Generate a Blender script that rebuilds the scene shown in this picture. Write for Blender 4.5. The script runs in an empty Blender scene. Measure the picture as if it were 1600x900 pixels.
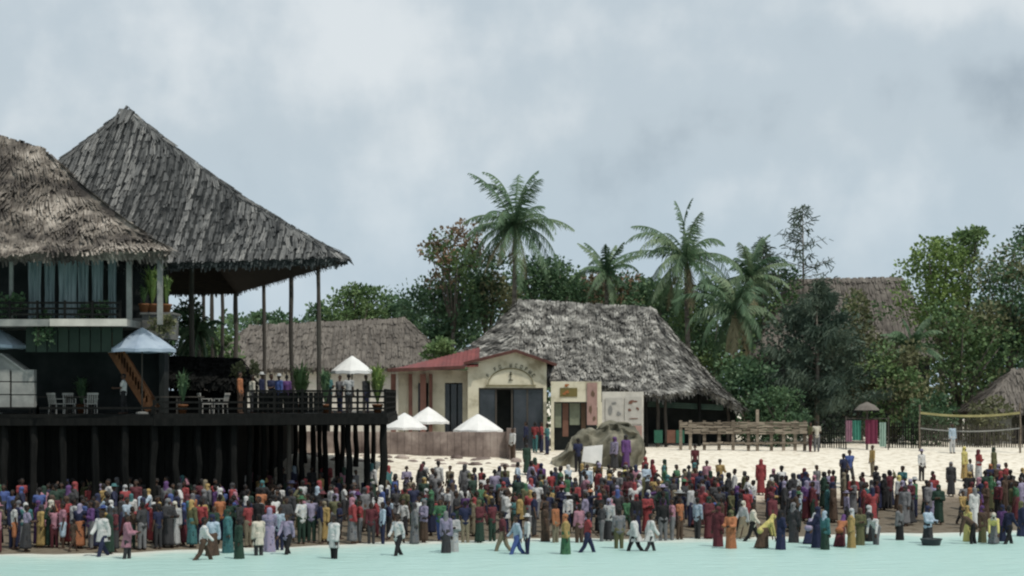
import bpy, math, random
from mathutils import Vector, Matrix, noise

random.seed(11)
SC = bpy.context.scene
COL = SC.collection
F = 3040.0            # focal length in pixels of a 1600 px wide picture
EYE = 6.0
HOR = 620.0
R = math.radians

# ------------------------------------------------------------------ camera
cam = bpy.data.cameras.new('camera')
cam.sensor_width = 36.0
cam.lens = 36.0 * F / 1600.0
cam.shift_y = (HOR - 450.0) / 1600.0
cam.clip_start = 0.5
cam.clip_end = 6000
camo = bpy.data.objects.new('camera', cam)
camo.location = (0, 0, EYE)
camo.rotation_euler = (R(90), 0, 0)
COL.objects.link(camo)
SC.camera = camo

# ------------------------------------------------------------------ view
SC.view_settings.view_transform = 'Standard'
SC.view_settings.look = 'None'
SC.view_settings.gamma = 1.0
SC.view_settings.exposure = 0.0
SC.cycles.max_bounces = 6
SC.cycles.filter_width = 2.2

# ------------------------------------------------------------------ sun
SUN = Vector((0.34, -0.36, 0.87)).normalized()
sl = bpy.data.lights.new('sun', 'SUN')
sl.energy = 2.9
sl.angle = R(2.0)
sl.color = (1.0, 0.95, 0.86)
so = bpy.data.objects.new('sun', sl)
so.rotation_euler = SUN.to_track_quat('Z', 'Y').to_euler()
so.location = (40, -30, 90)
COL.objects.link(so)

# ------------------------------------------------------------------ sky
W = bpy.data.worlds.new('World')
SC.world = W
W.use_nodes = True
nt = W.node_tree
nt.nodes.clear()


def nd(tree, typ, **kw):
    n = tree.nodes.new(typ)
    for k, v in kw.items():
        setattr(n, k, v)
    return n


out = nd(nt, 'ShaderNodeOutputWorld')
sky = nd(nt, 'ShaderNodeTexSky')
sky.sky_type = 'NISHITA'
sky.sun_disc = False
sky.sun_elevation = math.asin(SUN.z)
sky.sun_rotation = math.atan2(SUN.x, SUN.y)
bg1 = nd(nt, 'ShaderNodeBackground')
bg1.inputs['Strength'].default_value = 0.1
nt.links.new(sky.outputs[0], bg1.inputs['Color'])
tc = nd(nt, 'ShaderNodeTexCoord')


def mth(op, a, b=None, clamp=False, tree=None):
    t = tree or nt
    n = nd(t, 'ShaderNodeMath', operation=op)
    n.use_clamp = clamp
    for i, v in enumerate((a, b)):
        if v is None:
            continue
        if isinstance(v, (int, float)):
            n.inputs[i].default_value = v
        else:
            t.links.new(v, n.inputs[i])
    return n.outputs[0]


def sky_noise(scale, rot, stretch, detail, rough, off=(0, 0, 0)):
    mp = nd(nt, 'ShaderNodeMapping')
    mp.inputs['Rotation'].default_value = (0, rot, 0)
    mp.inputs['Scale'].default_value = stretch
    mp.inputs['Location'].default_value = off
    nt.links.new(tc.outputs['Generated'], mp.inputs['Vector'])
    n = nd(nt, 'ShaderNodeTexNoise')
    n.inputs['Scale'].default_value = scale
    n.inputs['Detail'].default_value = detail
    n.inputs['Roughness'].default_value = rough
    nt.links.new(mp.outputs[0], n.inputs['Vector'])
    return n.outputs[0]


n1 = sky_noise(5.5, R(-28), (1.0, 1.0, 1.9), 6, 0.52, (0.3, 0, 0.1))
n2 = sky_noise(13, R(-38), (1.0, 1.0, 0.75), 5, 0.48, (2.0, 0, 1.2))
n3 = sky_noise(30, R(-38), (1.15, 1.0, 0.75), 4, 0.5, (1.0, 4.0, 2.2))
sep = nd(nt, 'ShaderNodeSeparateXYZ')
nt.links.new(tc.outputs['Generated'], sep.inputs[0])
X_, Z_ = sep.outputs['X'], sep.outputs['Z']


def lump(cx, cz, sx, sz, amp):
    a = mth('POWER', mth('MULTIPLY', mth('SUBTRACT', X_, cx), 1 / sx), 2)
    b = mth('POWER', mth('MULTIPLY', mth('SUBTRACT', Z_, cz), 1 / sz), 2)
    return mth('MULTIPLY', mth('POWER', 2.718, mth('MULTIPLY', mth('ADD', a, b), -1.0)), amp)


v = mth('ADD', mth('MULTIPLY', mth('SUBTRACT', n1, 0.5), 1.5), mth('MULTIPLY', mth('SUBTRACT', n2, 0.5), 0.85))
v = mth('ADD', v, mth('MULTIPLY', mth('SUBTRACT', n3, 0.5), 0.6))
v = mth('ADD', v, 0.67)
for L in ((0.21, 0.150, 0.12, 0.034, -0.42), (0.12, 0.125, 0.10, 0.022, -0.2), (-0.06, 0.165, 0.10, 0.05, 0.26),
          (0.07, 0.185, 0.05, 0.03, 0.22), (0.05, 0.135, 0.05, 0.025, 0.12), (0.22, 0.195, 0.10, 0.012, 0.12), (-0.20, 0.185, 0.03, 0.03, -0.12), (-0.25, 0.15, 0.06, 0.02, 0.15)):
    v = mth('ADD', v, lump(*L))
cr = nd(nt, 'ShaderNodeValToRGB')
cr.color_ramp.interpolation = 'EASE'
e = cr.color_ramp.elements
e[0].position = 0.0
e[0].color = (0.345, 0.415, 0.475, 1)
e[1].position = 1.0
e[1].color = (0.75, 0.80, 0.825, 1)
m = e.new(0.5)
m.color = (0.54, 0.62, 0.675, 1)
nt.links.new(v, cr.inputs[0])
bg2 = nd(nt, 'ShaderNodeBackground')
bg2.inputs['Strength'].default_value = 1.0
# clear bluish gaps low over the trees
blue = nd(nt, 'ShaderNodeMixRGB')
blue.inputs[2].default_value = (0.425, 0.56, 0.68, 1)
nt.links.new(cr.outputs[0], blue.inputs[1])
gap = mth('MULTIPLY', mth('SUBTRACT', 0.135, Z_), 9.0, clamp=True)
gap = mth('MULTIPLY', gap, mth('ADD', mth('MULTIPLY', n2, 0.9), 0.25), clamp=True)
nt.links.new(gap, blue.inputs[0])
nt.links.new(blue.outputs[0], bg2.inputs['Color'])
mx = nd(nt, 'ShaderNodeMixShader')
mx.inputs[0].default_value = 0.92
nt.links.new(bg1.outputs[0], mx.inputs[1])
nt.links.new(bg2.outputs[0], mx.inputs[2])
nt.links.new(mx.outputs[0], out.inputs[0])


# ------------------------------------------------------------------ helpers
def at(px, py, D):
    return Vector(((px - 800.0) / F * D, D, EYE - (py - HOR) / F * D))


def xz(px, D):
    return (px - 800.0) / F * D


def zz(py, D):
    return EYE - (py - HOR) / F * D


def lerp(a, b, t):
    return a + (b - a) * t


def interp(tab, x):
    if x <= tab[0][0]:
        return tab[0][1]
    for (x0, y0), (x1, y1) in zip(tab, tab[1:]):
        if x <= x1:
            t = (x - x0) / (x1 - x0)
            return y0 + (y1 - y0) * t
    return tab[-1][1]


SHORE = [(-400, 30), (-60, 64), (-19.35, 73.55), (-12.5, 76.0), (-5.26, 80.0), (0, 82.4), (8, 82.4), (16.98, 85.6),
         (22.9, 86.9), (60, 95), (400, 150)]
PROF = [(-120, -3), (-40, -1.6), (-10, -0.6), (-4, -0.33), (0, 0), (5, 0.25), (12, 0.6), (18, 1.35), (25, 2.2),
        (32, 2.7), (45, 3.0), (80, 3.3), (300, 4.0), (2500, 6.0)]


def shore(x):
    return (interp(SHORE, x - 2) + interp(SHORE, x) + interp(SHORE, x + 2)) / 3 + 0.35 * math.sin(x * 0.9) + 0.2 * math.sin(x * 2.3 + 1)


def ground(x, y):
    t = y - shore(x)
    return interp(PROF, t)


class MB:
    def __init__(self):
        self.v, self.f, self.m, self.t = [], [], [], []
        self.mi = 0
        self.tone = 0.5

    def add(self, vs, fs):
        n = len(self.v)
        self.v.extend([tuple(p) for p in vs])
        self.t.extend([self.tone] * len(vs))
        for f in fs:
            self.f.append([i + n for i in f])
            self.m.append(self.mi)

    def quad(self, a, b, c, d):
        self.add([a, b, c, d], [(0, 1, 2, 3)])

    def box(self, lo, hi, rz=0.0, origin=None):
        x0, y0, z0 = lo
        x1, y1, z1 = hi
        vs = [Vector(p) for p in ((x0, y0, z0), (x1, y0, z0), (x1, y1, z0), (x0, y1, z0), (x0, y0, z1), (x1, y0, z1), (x1, y1, z1), (x0, y1, z1))]
        if rz:
            o = Vector(origin) if origin else Vector(((x0 + x1) / 2, (y0 + y1) / 2, 0))
            M = Matrix.Rotation(rz, 3, 'Z')
            vs = [o + M @ (p - o) for p in vs]
        self.add(vs, [(3, 2, 1, 0), (4, 5, 6, 7), (0, 1, 5, 4), (1, 2, 6, 5), (2, 3, 7, 6), (3, 0, 4, 7)])

    def bar(self, a, b, w, h):
        """a square bar from a to b"""
        a, b = Vector(a), Vector(b)
        d = (b - a).normalized()
        u = Vector((0, 0, 1)) if abs(d.z) < 0.9 else Vector((0, 1, 0))
        s = d.cross(u).normalized() * (w / 2)
        u = s.cross(d).normalized() * (h / 2)
        vs = [a - s - u, a + s - u, a + s + u, a - s + u, b - s - u, b + s - u, b + s + u, b - s + u]
        self.add(vs, [(0, 1, 2, 3), (7, 6, 5, 4), (0, 4, 5, 1), (1, 5, 6, 2), (2, 6, 7, 3), (3, 7, 4, 0)])

    def tube(self, pts, rad, n=8, caps=True):
        pts = [Vector(p) for p in pts]
        if not isinstance(rad, (list, tuple)):
            rad = [rad] * len(pts)
        rings = []
        for i, p in enumerate(pts):
            d = (pts[min(i + 1, len(pts) - 1)] - pts[max(i - 1, 0)]).normalized()
            u = Vector((0, 0, 1)) if abs(d.z) < 0.95 else Vector((1, 0, 0))
            a = d.cross(u).normalized()
            b = a.cross(d).normalized()
            rings.append([p + (a * math.cos(2 * math.pi * k / n) + b * math.sin(2 * math.pi * k / n)) * rad[i] for k in range(n)])
        vs = [q for r in rings for q in r]
        fs = []
        for i in range(len(pts) - 1):
            for k in range(n):
                k2 = (k + 1) % n
                fs.append((i * n + k, i * n + k2, (i + 1) * n + k2, (i + 1) * n + k))
        if caps:
            fs.append(tuple(range(n - 1, -1, -1)))
            fs.append(tuple((len(pts) - 1) * n + k for k in range(n)))
        self.add(vs, fs)

    def lathe(self, c, prof, n=16, sx=1.0, sy=1.0, fold=None):
        c = Vector(c)
        vs, fs = [], []
        for i, (r, z) in enumerate(prof):
            for k in range(n):
                a = 2 * math.pi * k / n
                rr = r * (fold(i, a) if fold else 1.0)
                vs.append(c + Vector((rr * sx * math.cos(a), rr * sy * math.sin(a), z)))
        for i in range(len(prof) - 1):
            for k in range(n):
                k2 = (k + 1) % n
                fs.append((i * n + k, i * n + k2, (i + 1) * n + k2, (i + 1) * n + k))
        fs.append(tuple(range(n - 1, -1, -1)))
        fs.append(tuple((len(prof) - 1) * n + k for k in range(n)))
        self.add(vs, fs)

    def build(self, name, mats, parent=None, smooth=False):
        me = bpy.data.meshes.new(name)
        me.from_pydata(self.v, [], self.f)
        if not isinstance(mats, (list, tuple)):
            mats = [mats]
        for mm in mats:
            me.materials.append(mm)
        if len(mats) > 1:
            me.polygons.foreach_set('material_index', self.m)
        at_ = me.attributes.new('tone', 'FLOAT', 'POINT')
        at_.data.foreach_set('value', self.t)
        if smooth:
            me.polygons.foreach_set('use_smooth', [True] * len(me.polygons))
        me.update()
        o = bpy.data.objects.new(name, me)
        COL.objects.link(o)
        if parent is not None:
            o.parent = parent
            bpy_loc = parent.location
            if parent.type == 'EMPTY':
                o.matrix_parent_inverse = Matrix.Translation(-Vector(bpy_loc))
        return o


def tag(o, label, cat, group=None):
    o['label'] = label
    o['category'] = cat
    if group:
        o['group'] = group
    return o


def thing(name, label, cat, loc=(0, 0, 0), group=None):
    o = bpy.data.objects.new(name, None)
    o.empty_display_size = 0.3
    o.location = loc
    COL.objects.link(o)
    return tag(o, label, cat, group)


def structure(o):
    o['kind'] = 'structure'
    return o


# ------------------------------------------------------------------ materials
def material(name, cols, rough=0.8, scale=3.0, tone=0.0, bump=0.0, bscale=None, detail=4, spec=0.3, obj_col=False,
             transl=0.0, stretch=(1, 1, 1), nfac=1.0):
    """cols: 2-4 colours of a ramp driven by noise (+ the per-piece tone attribute)"""
    mt = bpy.data.materials.new(name)
    mt.use_nodes = True
    t = mt.node_tree
    p = t.nodes['Principled BSDF']
    p.inputs['Roughness'].default_value = rough
    p.inputs['Specular IOR Level'].default_value = spec
    tx = nd(t, 'ShaderNodeTexCoord')
    mp = nd(t, 'ShaderNodeMapping')
    mp.inputs['Scale'].default_value = stretch
    t.links.new(tx.outputs['Object'], mp.inputs['Vector'])
    nz = nd(t, 'ShaderNodeTexNoise')
    nz.inputs['Scale'].default_value = scale
    nz.inputs['Detail'].default_value = detail
    nz.inputs['Roughness'].default_value = 0.6
    t.links.new(mp.outputs[0], nz.inputs['Vector'])
    val = mth('ADD', mth('MULTIPLY', mth('SUBTRACT', nz.outputs[0], 0.5, tree=t), 1.9 * nfac, tree=t), 0.5, tree=t)
    if tone:
        a = nd(t, 'ShaderNodeAttribute', attribute_name='tone')
        val = mth('ADD', mth('MULTIPLY', val, 1 - tone, tree=t), mth('MULTIPLY', a.outputs['Fac'], tone, tree=t), tree=t)
    cr = nd(t, 'ShaderNodeValToRGB')
    el = cr.color_ramp.elements
    el[0].position = 0.15
    el[1].position = 0.85
    el[0].color = (*cols[0], 1)
    el[1].color = (*cols[-1], 1)
    for k in range(1, len(cols) - 1):
        q = el.new(0.15 + 0.7 * k / (len(cols) - 1))
        q.color = (*cols[k], 1)
    t.links.new(val, cr.inputs[0])
    colo = cr.outputs[0]
    if obj_col:
        oi = nd(t, 'ShaderNodeObjectInfo')
        mu = nd(t, 'ShaderNodeMixRGB', blend_type='MULTIPLY')
        mu.inputs[0].default_value = 1.0
        t.links.new(oi.outputs['Color'], mu.inputs[1])
        t.links.new(colo, mu.inputs[2])
        colo = mu.outputs[0]
    t.links.new(colo, p.inputs['Base Color'])
    if bump:
        nb = nd(t, 'ShaderNodeTexNoise')
        nb.inputs['Scale'].default_value = bscale or scale * 4
        nb.inputs['Detail'].default_value = 5
        t.links.new(mp.outputs[0], nb.inputs['Vector'])
        b = nd(t, 'ShaderNodeBump')
        b.inputs['Strength'].default_value = bump
        b.inputs['Distance'].default_value = 0.1
        t.links.new(nb.outputs[0], b.inputs['Height'])
        t.links.new(b.outputs[0], p.inputs['Normal'])
    if transl:
        tr = nd(t, 'ShaderNodeBsdfTranslucent')
        t.links.new(colo, tr.inputs[0])
        ms = nd(t, 'ShaderNodeMixShader')
        ms.inputs[0].default_value = transl
        t.links.new(p.outputs[0], ms.inputs[1])
        t.links.new(tr.outputs[0], ms.inputs[2])
        t.links.new(ms.outputs[0], t.nodes['Material Output'].inputs[0])
    return mt


M = {}
M['thatch_grey'] = material('grey_thatch', [(0.012, 0.014, 0.015), (0.100, 0.102, 0.101), (0.235, 0.232, 0.222)], 0.95, 2.0, 0.75)
M['thatch_brown'] = material('brown_thatch', [(0.035, 0.03, 0.027), (0.135, 0.118, 0.10), (0.36, 0.32, 0.275)], 0.95, 0.8, 0.33, nfac=1.55)
M['thatch_pale'] = material('pale_thatch', [(0.035, 0.034, 0.032), (0.165, 0.16, 0.147), (0.43, 0.42, 0.385)], 0.95, 1.5, 0.36, nfac=1.6)
M['thatch_dull'] = material('dull_thatch', [(0.07, 0.062, 0.055), (0.14, 0.125, 0.11), (0.21, 0.19, 0.165)], 0.95, 1.0, 0.5)
M['under'] = material('roof_underside', [(0.03, 0.022, 0.018), (0.06, 0.045, 0.035)], 0.9, 3.0, stretch=(1, 6, 1))  # dark brown puts the shade under the eaves into the colour
M['dark_shaded_wood'] = material('dark_shaded_wood', [(0.005, 0.006, 0.006), (0.018, 0.018, 0.017)], 0.9, 2.0, 0.4, stretch=(3, 3, 0.6), spec=0.06)  # dark timber, near-black so the colour also holds the shade under the deck
M['pole_wood'] = material('pole_wood', [(0.03, 0.026, 0.022), (0.09, 0.08, 0.068)], 0.85, 2.5, 0.4, stretch=(3, 3, 0.5))
M['pale_wood'] = material('pale_wood', [(0.08, 0.062, 0.045), (0.33, 0.28, 0.22)], 0.85, 1.4, 0.5, stretch=(1, 1, 5))
M['brown_wood'] = material('brown_wood', [(0.09, 0.035, 0.014), (0.22, 0.09, 0.035)], 0.7, 1.8, 0.4)
M['shade_dark'] = material('shade_dark_wall', [(0.010, 0.014, 0.014), (0.03, 0.034, 0.034)], 0.9, 0.8)  # near-black teal: shade of the unlit rooms put into the wall colour
M['grey_plaster'] = material('grey_plaster', [(0.16, 0.165, 0.16), (0.30, 0.30, 0.28)], 0.9, 1.4)
M['drape'] = material('blue_grey_drape', [(0.10, 0.14, 0.15), (0.24, 0.29, 0.30)], 0.9, 1.5, stretch=(6, 6, 0.5))
M['cream'] = material('cream_plaster', [(0.30, 0.265, 0.18), (0.58, 0.54, 0.41), (0.66, 0.62, 0.49)], 0.9, 0.9, bump=0.1)
M['white_plaster'] = material('white_plaster', [(0.42, 0.40, 0.36), (0.62, 0.59, 0.53)], 0.9, 1.2)
M['red_roof'] = material('red_roof', [(0.11, 0.030, 0.028), (0.24, 0.060, 0.054)], 0.6, 1.5, 0.4)
M['trim'] = material('dark_red_trim', [(0.06, 0.025, 0.02), (0.11, 0.045, 0.035)], 0.7, 2)
M['window'] = material('dark_window', [(0.012, 0.016, 0.02), (0.045, 0.05, 0.06)], 0.25, 0.7, spec=0.5)
M['letter'] = material('dark_lettering', [(0.03, 0.035, 0.02), (0.06, 0.06, 0.04)], 0.7, 5)
M['stone'] = material('terrace_stone', [(0.08, 0.058, 0.052), (0.22, 0.175, 0.155), (0.40, 0.335, 0.295)], 0.95, 0.55, bump=0.35, bscale=5)
M['rock'] = material('mound_rock', [(0.07, 0.068, 0.05), (0.15, 0.142, 0.105), (0.29, 0.27, 0.21)], 0.95, 0.8, bump=0.5, bscale=3)
M['canvas'] = material('white_canvas', [(0.70, 0.70, 0.68), (0.82, 0.82, 0.80)], 0.8, 1.5, transl=0.12)
M['blue_canvas'] = material('blue_canvas', [(0.26, 0.33, 0.42), (0.42, 0.50, 0.58)], 0.8, 1.2, transl=0.12)
M['sign_white'] = material('white_board', [(0.62, 0.63, 0.62), (0.75, 0.75, 0.74)], 0.6, 2)
M['plastic'] = material('beige_grey_plastic', [(0.26, 0.25, 0.23), (0.38, 0.37, 0.34)], 0.4, 3)  # white chair plastic toned down to a beige grey
M['cloth'] = material('plain_cloth', [(0.62, 0.62, 0.62), (1, 1, 1), (1, 1, 1)], 0.85, 5.0, obj_col=True, bump=0.3, bscale=9, stretch=(2, 2, 0.7))  # darker streaks in the colour stand for shaded folds
M['print'] = material('printed_cloth', [(0.15, 0.14, 0.16), (1, 1, 1), (1, 0.95, 0.9), (0.9, 1.0, 1.1), (0.3, 0.28, 0.3)], 0.85, 9.0, obj_col=True, bump=0.2, bscale=9)
M['skin'] = material('dark_skin', [(0.75, 0.7, 0.7), (1, 1, 1)], 0.55, 4.0, obj_col=True)
M['eye'] = material('eye_and_mouth', [(0.01, 0.008, 0.008), (0.03, 0.02, 0.02)], 0.4, 4)
M['hair'] = material('black_hair', [(0.008, 0.007, 0.007), (0.02, 0.018, 0.017)], 0.8, 30, bump=0.4)
M['bark'] = material('grey_bark', [(0.07, 0.06, 0.05), (0.17, 0.15, 0.125)], 0.95, 2.0, bump=0.3, stretch=(1, 1, 3))
M['net'] = material('net_cord', [(0.05, 0.05, 0.035), (0.09, 0.085, 0.05)], 0.9, 3)
M['yellow_band'] = material('yellow_net_band', [(0.22, 0.20, 0.085), (0.34, 0.31, 0.15)], 0.8, 1)


def leafmat(name, a, b, c, tr=0.25):
    return material(name, [a, b, c], 0.6, 0.55, 0.6, transl=tr, spec=0.35)


M['leaf_dark'] = leafmat('dark_leaves', (0.027, 0.064, 0.037), (0.068, 0.131, 0.064), (0.136, 0.216, 0.103))
M['leaf_mid'] = leafmat('green_leaves', (0.042, 0.087, 0.035), (0.096, 0.164, 0.061), (0.192, 0.269, 0.106))
M['leaf_bright'] = leafmat('bright_leaves', (0.056, 0.096, 0.032), (0.136, 0.209, 0.056), (0.288, 0.369, 0.113))
M['leaf_olive'] = leafmat('olive_leaves', (0.058, 0.068, 0.033), (0.125, 0.134, 0.068), (0.211, 0.211, 0.106))
M['leaf_rust'] = leafmat('rusty_leaves', (0.077, 0.068, 0.042), (0.192, 0.134, 0.081), (0.326, 0.211, 0.134))
M['leaf_needle'] = leafmat('casuarina_needles', (0.027, 0.050, 0.035), (0.058, 0.088, 0.061), (0.106, 0.138, 0.096), 0.15)
M['frond'] = leafmat('palm_fronds', (0.038, 0.081, 0.042), (0.087, 0.154, 0.081), (0.211, 0.269, 0.154))
M['frond_dry'] = leafmat('dry_fronds', (0.115, 0.096, 0.058), (0.230, 0.202, 0.115), (0.365, 0.326, 0.192))

# ------------------------------------------------------------------ sand, sea
def sand_material():
    mt = bpy.data.materials.new('beach_sand')
    mt.use_nodes = True
    t = mt.node_tree
    p = t.nodes['Principled BSDF']
    p.inputs['Specular IOR Level'].default_value = 0.2
    g = nd(t, 'ShaderNodeNewGeometry')
    sp = nd(t, 'ShaderNodeSeparateXYZ')
    t.links.new(g.outputs['Position'], sp.inputs[0])
    n = nd(t, 'ShaderNodeTexNoise')
    n.inputs['Scale'].default_value = 0.45
    n.inputs['Detail'].default_value = 6
    t.links.new(g.outputs['Position'], n.inputs['Vector'])
    h = mth('ADD', sp.outputs['Z'], mth('MULTIPLY', mth('SUBTRACT', n.outputs[0], 0.5, tree=t), 0.55, tree=t), tree=t)
    cr = nd(t, 'ShaderNodeValToRGB')
    el = cr.color_ramp.elements
    stops = [(0.0, (0.17, 0.145, 0.11)), (0.36, (0.13, 0.108, 0.08)), (0.50, (0.19, 0.155, 0.12)), (0.60, (0.52, 0.46, 0.37)), (0.72, (0.68, 0.63, 0.53)), (1.0, (0.72, 0.67, 0.57))]
    el[0].position, el[0].color = stops[0][0], (*stops[0][1], 1)
    el[1].position, el[1].color = stops[-1][0], (*stops[-1][1], 1)
    for po, c in stops[1:-1]:
        q = el.new(po)
        q.color = (*c, 1)
    t.links.new(mth('ADD', mth('MULTIPLY', h, 0.5, tree=t), 0.12, tree=t), cr.inputs[0])
    n2 = nd(t, 'ShaderNodeTexNoise')
    n2.inputs['Scale'].default_value = 2.6
    n2.inputs['Detail'].default_value = 5
    t.links.new(g.outputs['Position'], n2.inputs['Vector'])
    mu = nd(t, 'ShaderNodeMixRGB', blend_type='MULTIPLY')
    mu.inputs[0].default_value = 1
    c2 = nd(t, 'ShaderNodeValToRGB')
    c2.color_ramp.elements[0].position = 0.30
    c2.color_ramp.elements[0].color = (0.62, 0.58, 0.52, 1)
    c2.color_ramp.elements[1].position = 0.52
    c2.color_ramp.elements[1].color = (1, 1, 1, 1)
    t.links.new(n2.outputs[0], c2.inputs[0])  # shade of footprint hollows put into the sand colour, following the bump
    t.links.new(cr.outputs[0], mu.inputs[1])
    t.links.new(c2.outputs[0], mu.inputs[2])
    t.links.new(mu.outputs[0], p.inputs['Base Color'])
    p.inputs['Roughness'].default_value = 0.9
    b = nd(t, 'ShaderNodeBump')
    b.inputs['Strength'].default_value = 0.5
    b.inputs['Distance'].default_value = 0.2
    t.links.new(n2.outputs[0], b.inputs['Height'])
    t.links.new(b.outputs[0], p.inputs['Normal'])
    return mt


def water_material():
    mt = bpy.data.materials.new('shallow_sea')
    mt.use_nodes = True
    t = mt.node_tree
    p = t.nodes['Principled BSDF']
    p.inputs['Roughness'].default_value = 0.34
    p.inputs['Specular IOR Level'].default_value = 0.35
    p.inputs['IOR'].default_value = 1.33
    g = nd(t, 'ShaderNodeNewGeometry')
    mp = nd(t, 'ShaderNodeMapping')
    mp.inputs['Scale'].default_value = (0.35, 1.0, 1)
    t.links.new(g.outputs['Position'], mp.inputs['Vector'])
    n = nd(t, 'ShaderNodeTexNoise')
    n.inputs['Scale'].default_value = 0.5
    n.inputs['Detail'].default_value = 5
    t.links.new(mp.outputs[0], n.inputs['Vector'])
    a = nd(t, 'ShaderNodeAttribute', attribute_name='tone')    # 1 in the milky shallows, 0 in deeper water
    val = mth('ADD', a.outputs['Fac'], mth('MULTIPLY', mth('SUBTRACT', n.outputs[0], 0.5, tree=t), 0.95, tree=t), tree=t)
    n4 = nd(t, 'ShaderNodeTexNoise')
    n4.inputs['Scale'].default_value = 1.7
    n4.inputs['Detail'].default_value = 6
    n4.inputs['Roughness'].default_value = 0.65
    t.links.new(mp.outputs[0], n4.inputs['Vector'])
    val = mth('ADD', val, mth('MULTIPLY', mth('SUBTRACT', n4.outputs[0], 0.5, tree=t), 0.8, tree=t), tree=t)  # colour bands painted in for ripples and reflections on the water
    cr = nd(t, 'ShaderNodeValToRGB')
    el = cr.color_ramp.elements
    el[0].position, el[0].color = 0.08, (0.375, 0.555, 0.515, 1)
    el[1].position, el[1].color = 0.97, (0.66, 0.68, 0.61, 1)
    q = el.new(0.55)
    q.color = (0.44, 0.60, 0.55, 1)
    t.links.new(val, cr.inputs[0])
    t.links.new(cr.outputs[0], p.inputs['Base Color'])
    n2 = nd(t, 'ShaderNodeTexNoise')
    n2.inputs['Scale'].default_value = 2.2
    n2.inputs['Detail'].default_value = 6
    t.links.new(mp.outputs[0], n2.inputs['Vector'])
    b = nd(t, 'ShaderNodeBump')
    b.inputs['Strength'].default_value = 0.8
    b.inputs['Distance'].default_value = 0.3
    t.links.new(n2.outputs[0], b.inputs['Height'])
    t.links.new(b.outputs[0], p.inputs['Normal'])
    return mt


def axis(parts):
    r = []
    for a, b, s in parts:
        k = a
        while k < b - 1e-6:
            r.append(k)
            k += s
    r.append(parts[-1][1])
    return r


def build_ground():
    xs = axis([(-1500, -400, 275), (-400, -60, 34), (-60, 60, 0.6), (60, 400, 34), (400, 1500, 275)])
    ys = axis([(-200, 20, 40), (20, 60, 5), (60, 130, 0.5), (130, 200, 5), (200, 600, 50), (600, 3000, 400)])
    mb = MB()
    vs = []
    for y in ys:
        for x in xs:
            z = ground(x, y)
            z += 0.05 * noise.noise(Vector((x * 0.8, y * 0.8, 0))) if y > shore(x) + 1 else 0
            vs.append((x, y, z))
    nx = len(xs)
    fs = [(j * nx + i, j * nx + i + 1, (j + 1) * nx + i + 1, (j + 1) * nx + i) for j in range(len(ys) - 1) for i in range(nx - 1)]
    mb.add(vs, fs)
    structure(mb.build('beach_sand', sand_material(), smooth=True))
    # the sea: one sheet that laps onto the sand
    wb = MB()
    xs = axis([(-1500, -400, 275), (-400, -60, 34), (-60, 60, 1.0), (60, 400, 34), (400, 1500, 275)])
    ts = [-1500, -600, -200, -100, -60, -40] + axis([(-30, -4, 1.0), (-4, 1.2, 0.4)])
    vs, tn = [], []
    for t in ts:
        for x in xs:
            vs.append((x, shore(x) + t, 0.0))
            tn.append(max(0.0, min(1.0, 1.0 + t / 5.5)))
    nx = len(xs)
    fs = [(j * nx + i, j * nx + i + 1, (j + 1) * nx + i + 1, (j + 1) * nx + i) for j in range(len(ts) - 1) for i in range(nx - 1)]
    wb.add(vs, fs)
    wb.t = tn
    structure(wb.build('sea', water_material(), smooth=True))


build_ground()


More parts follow.
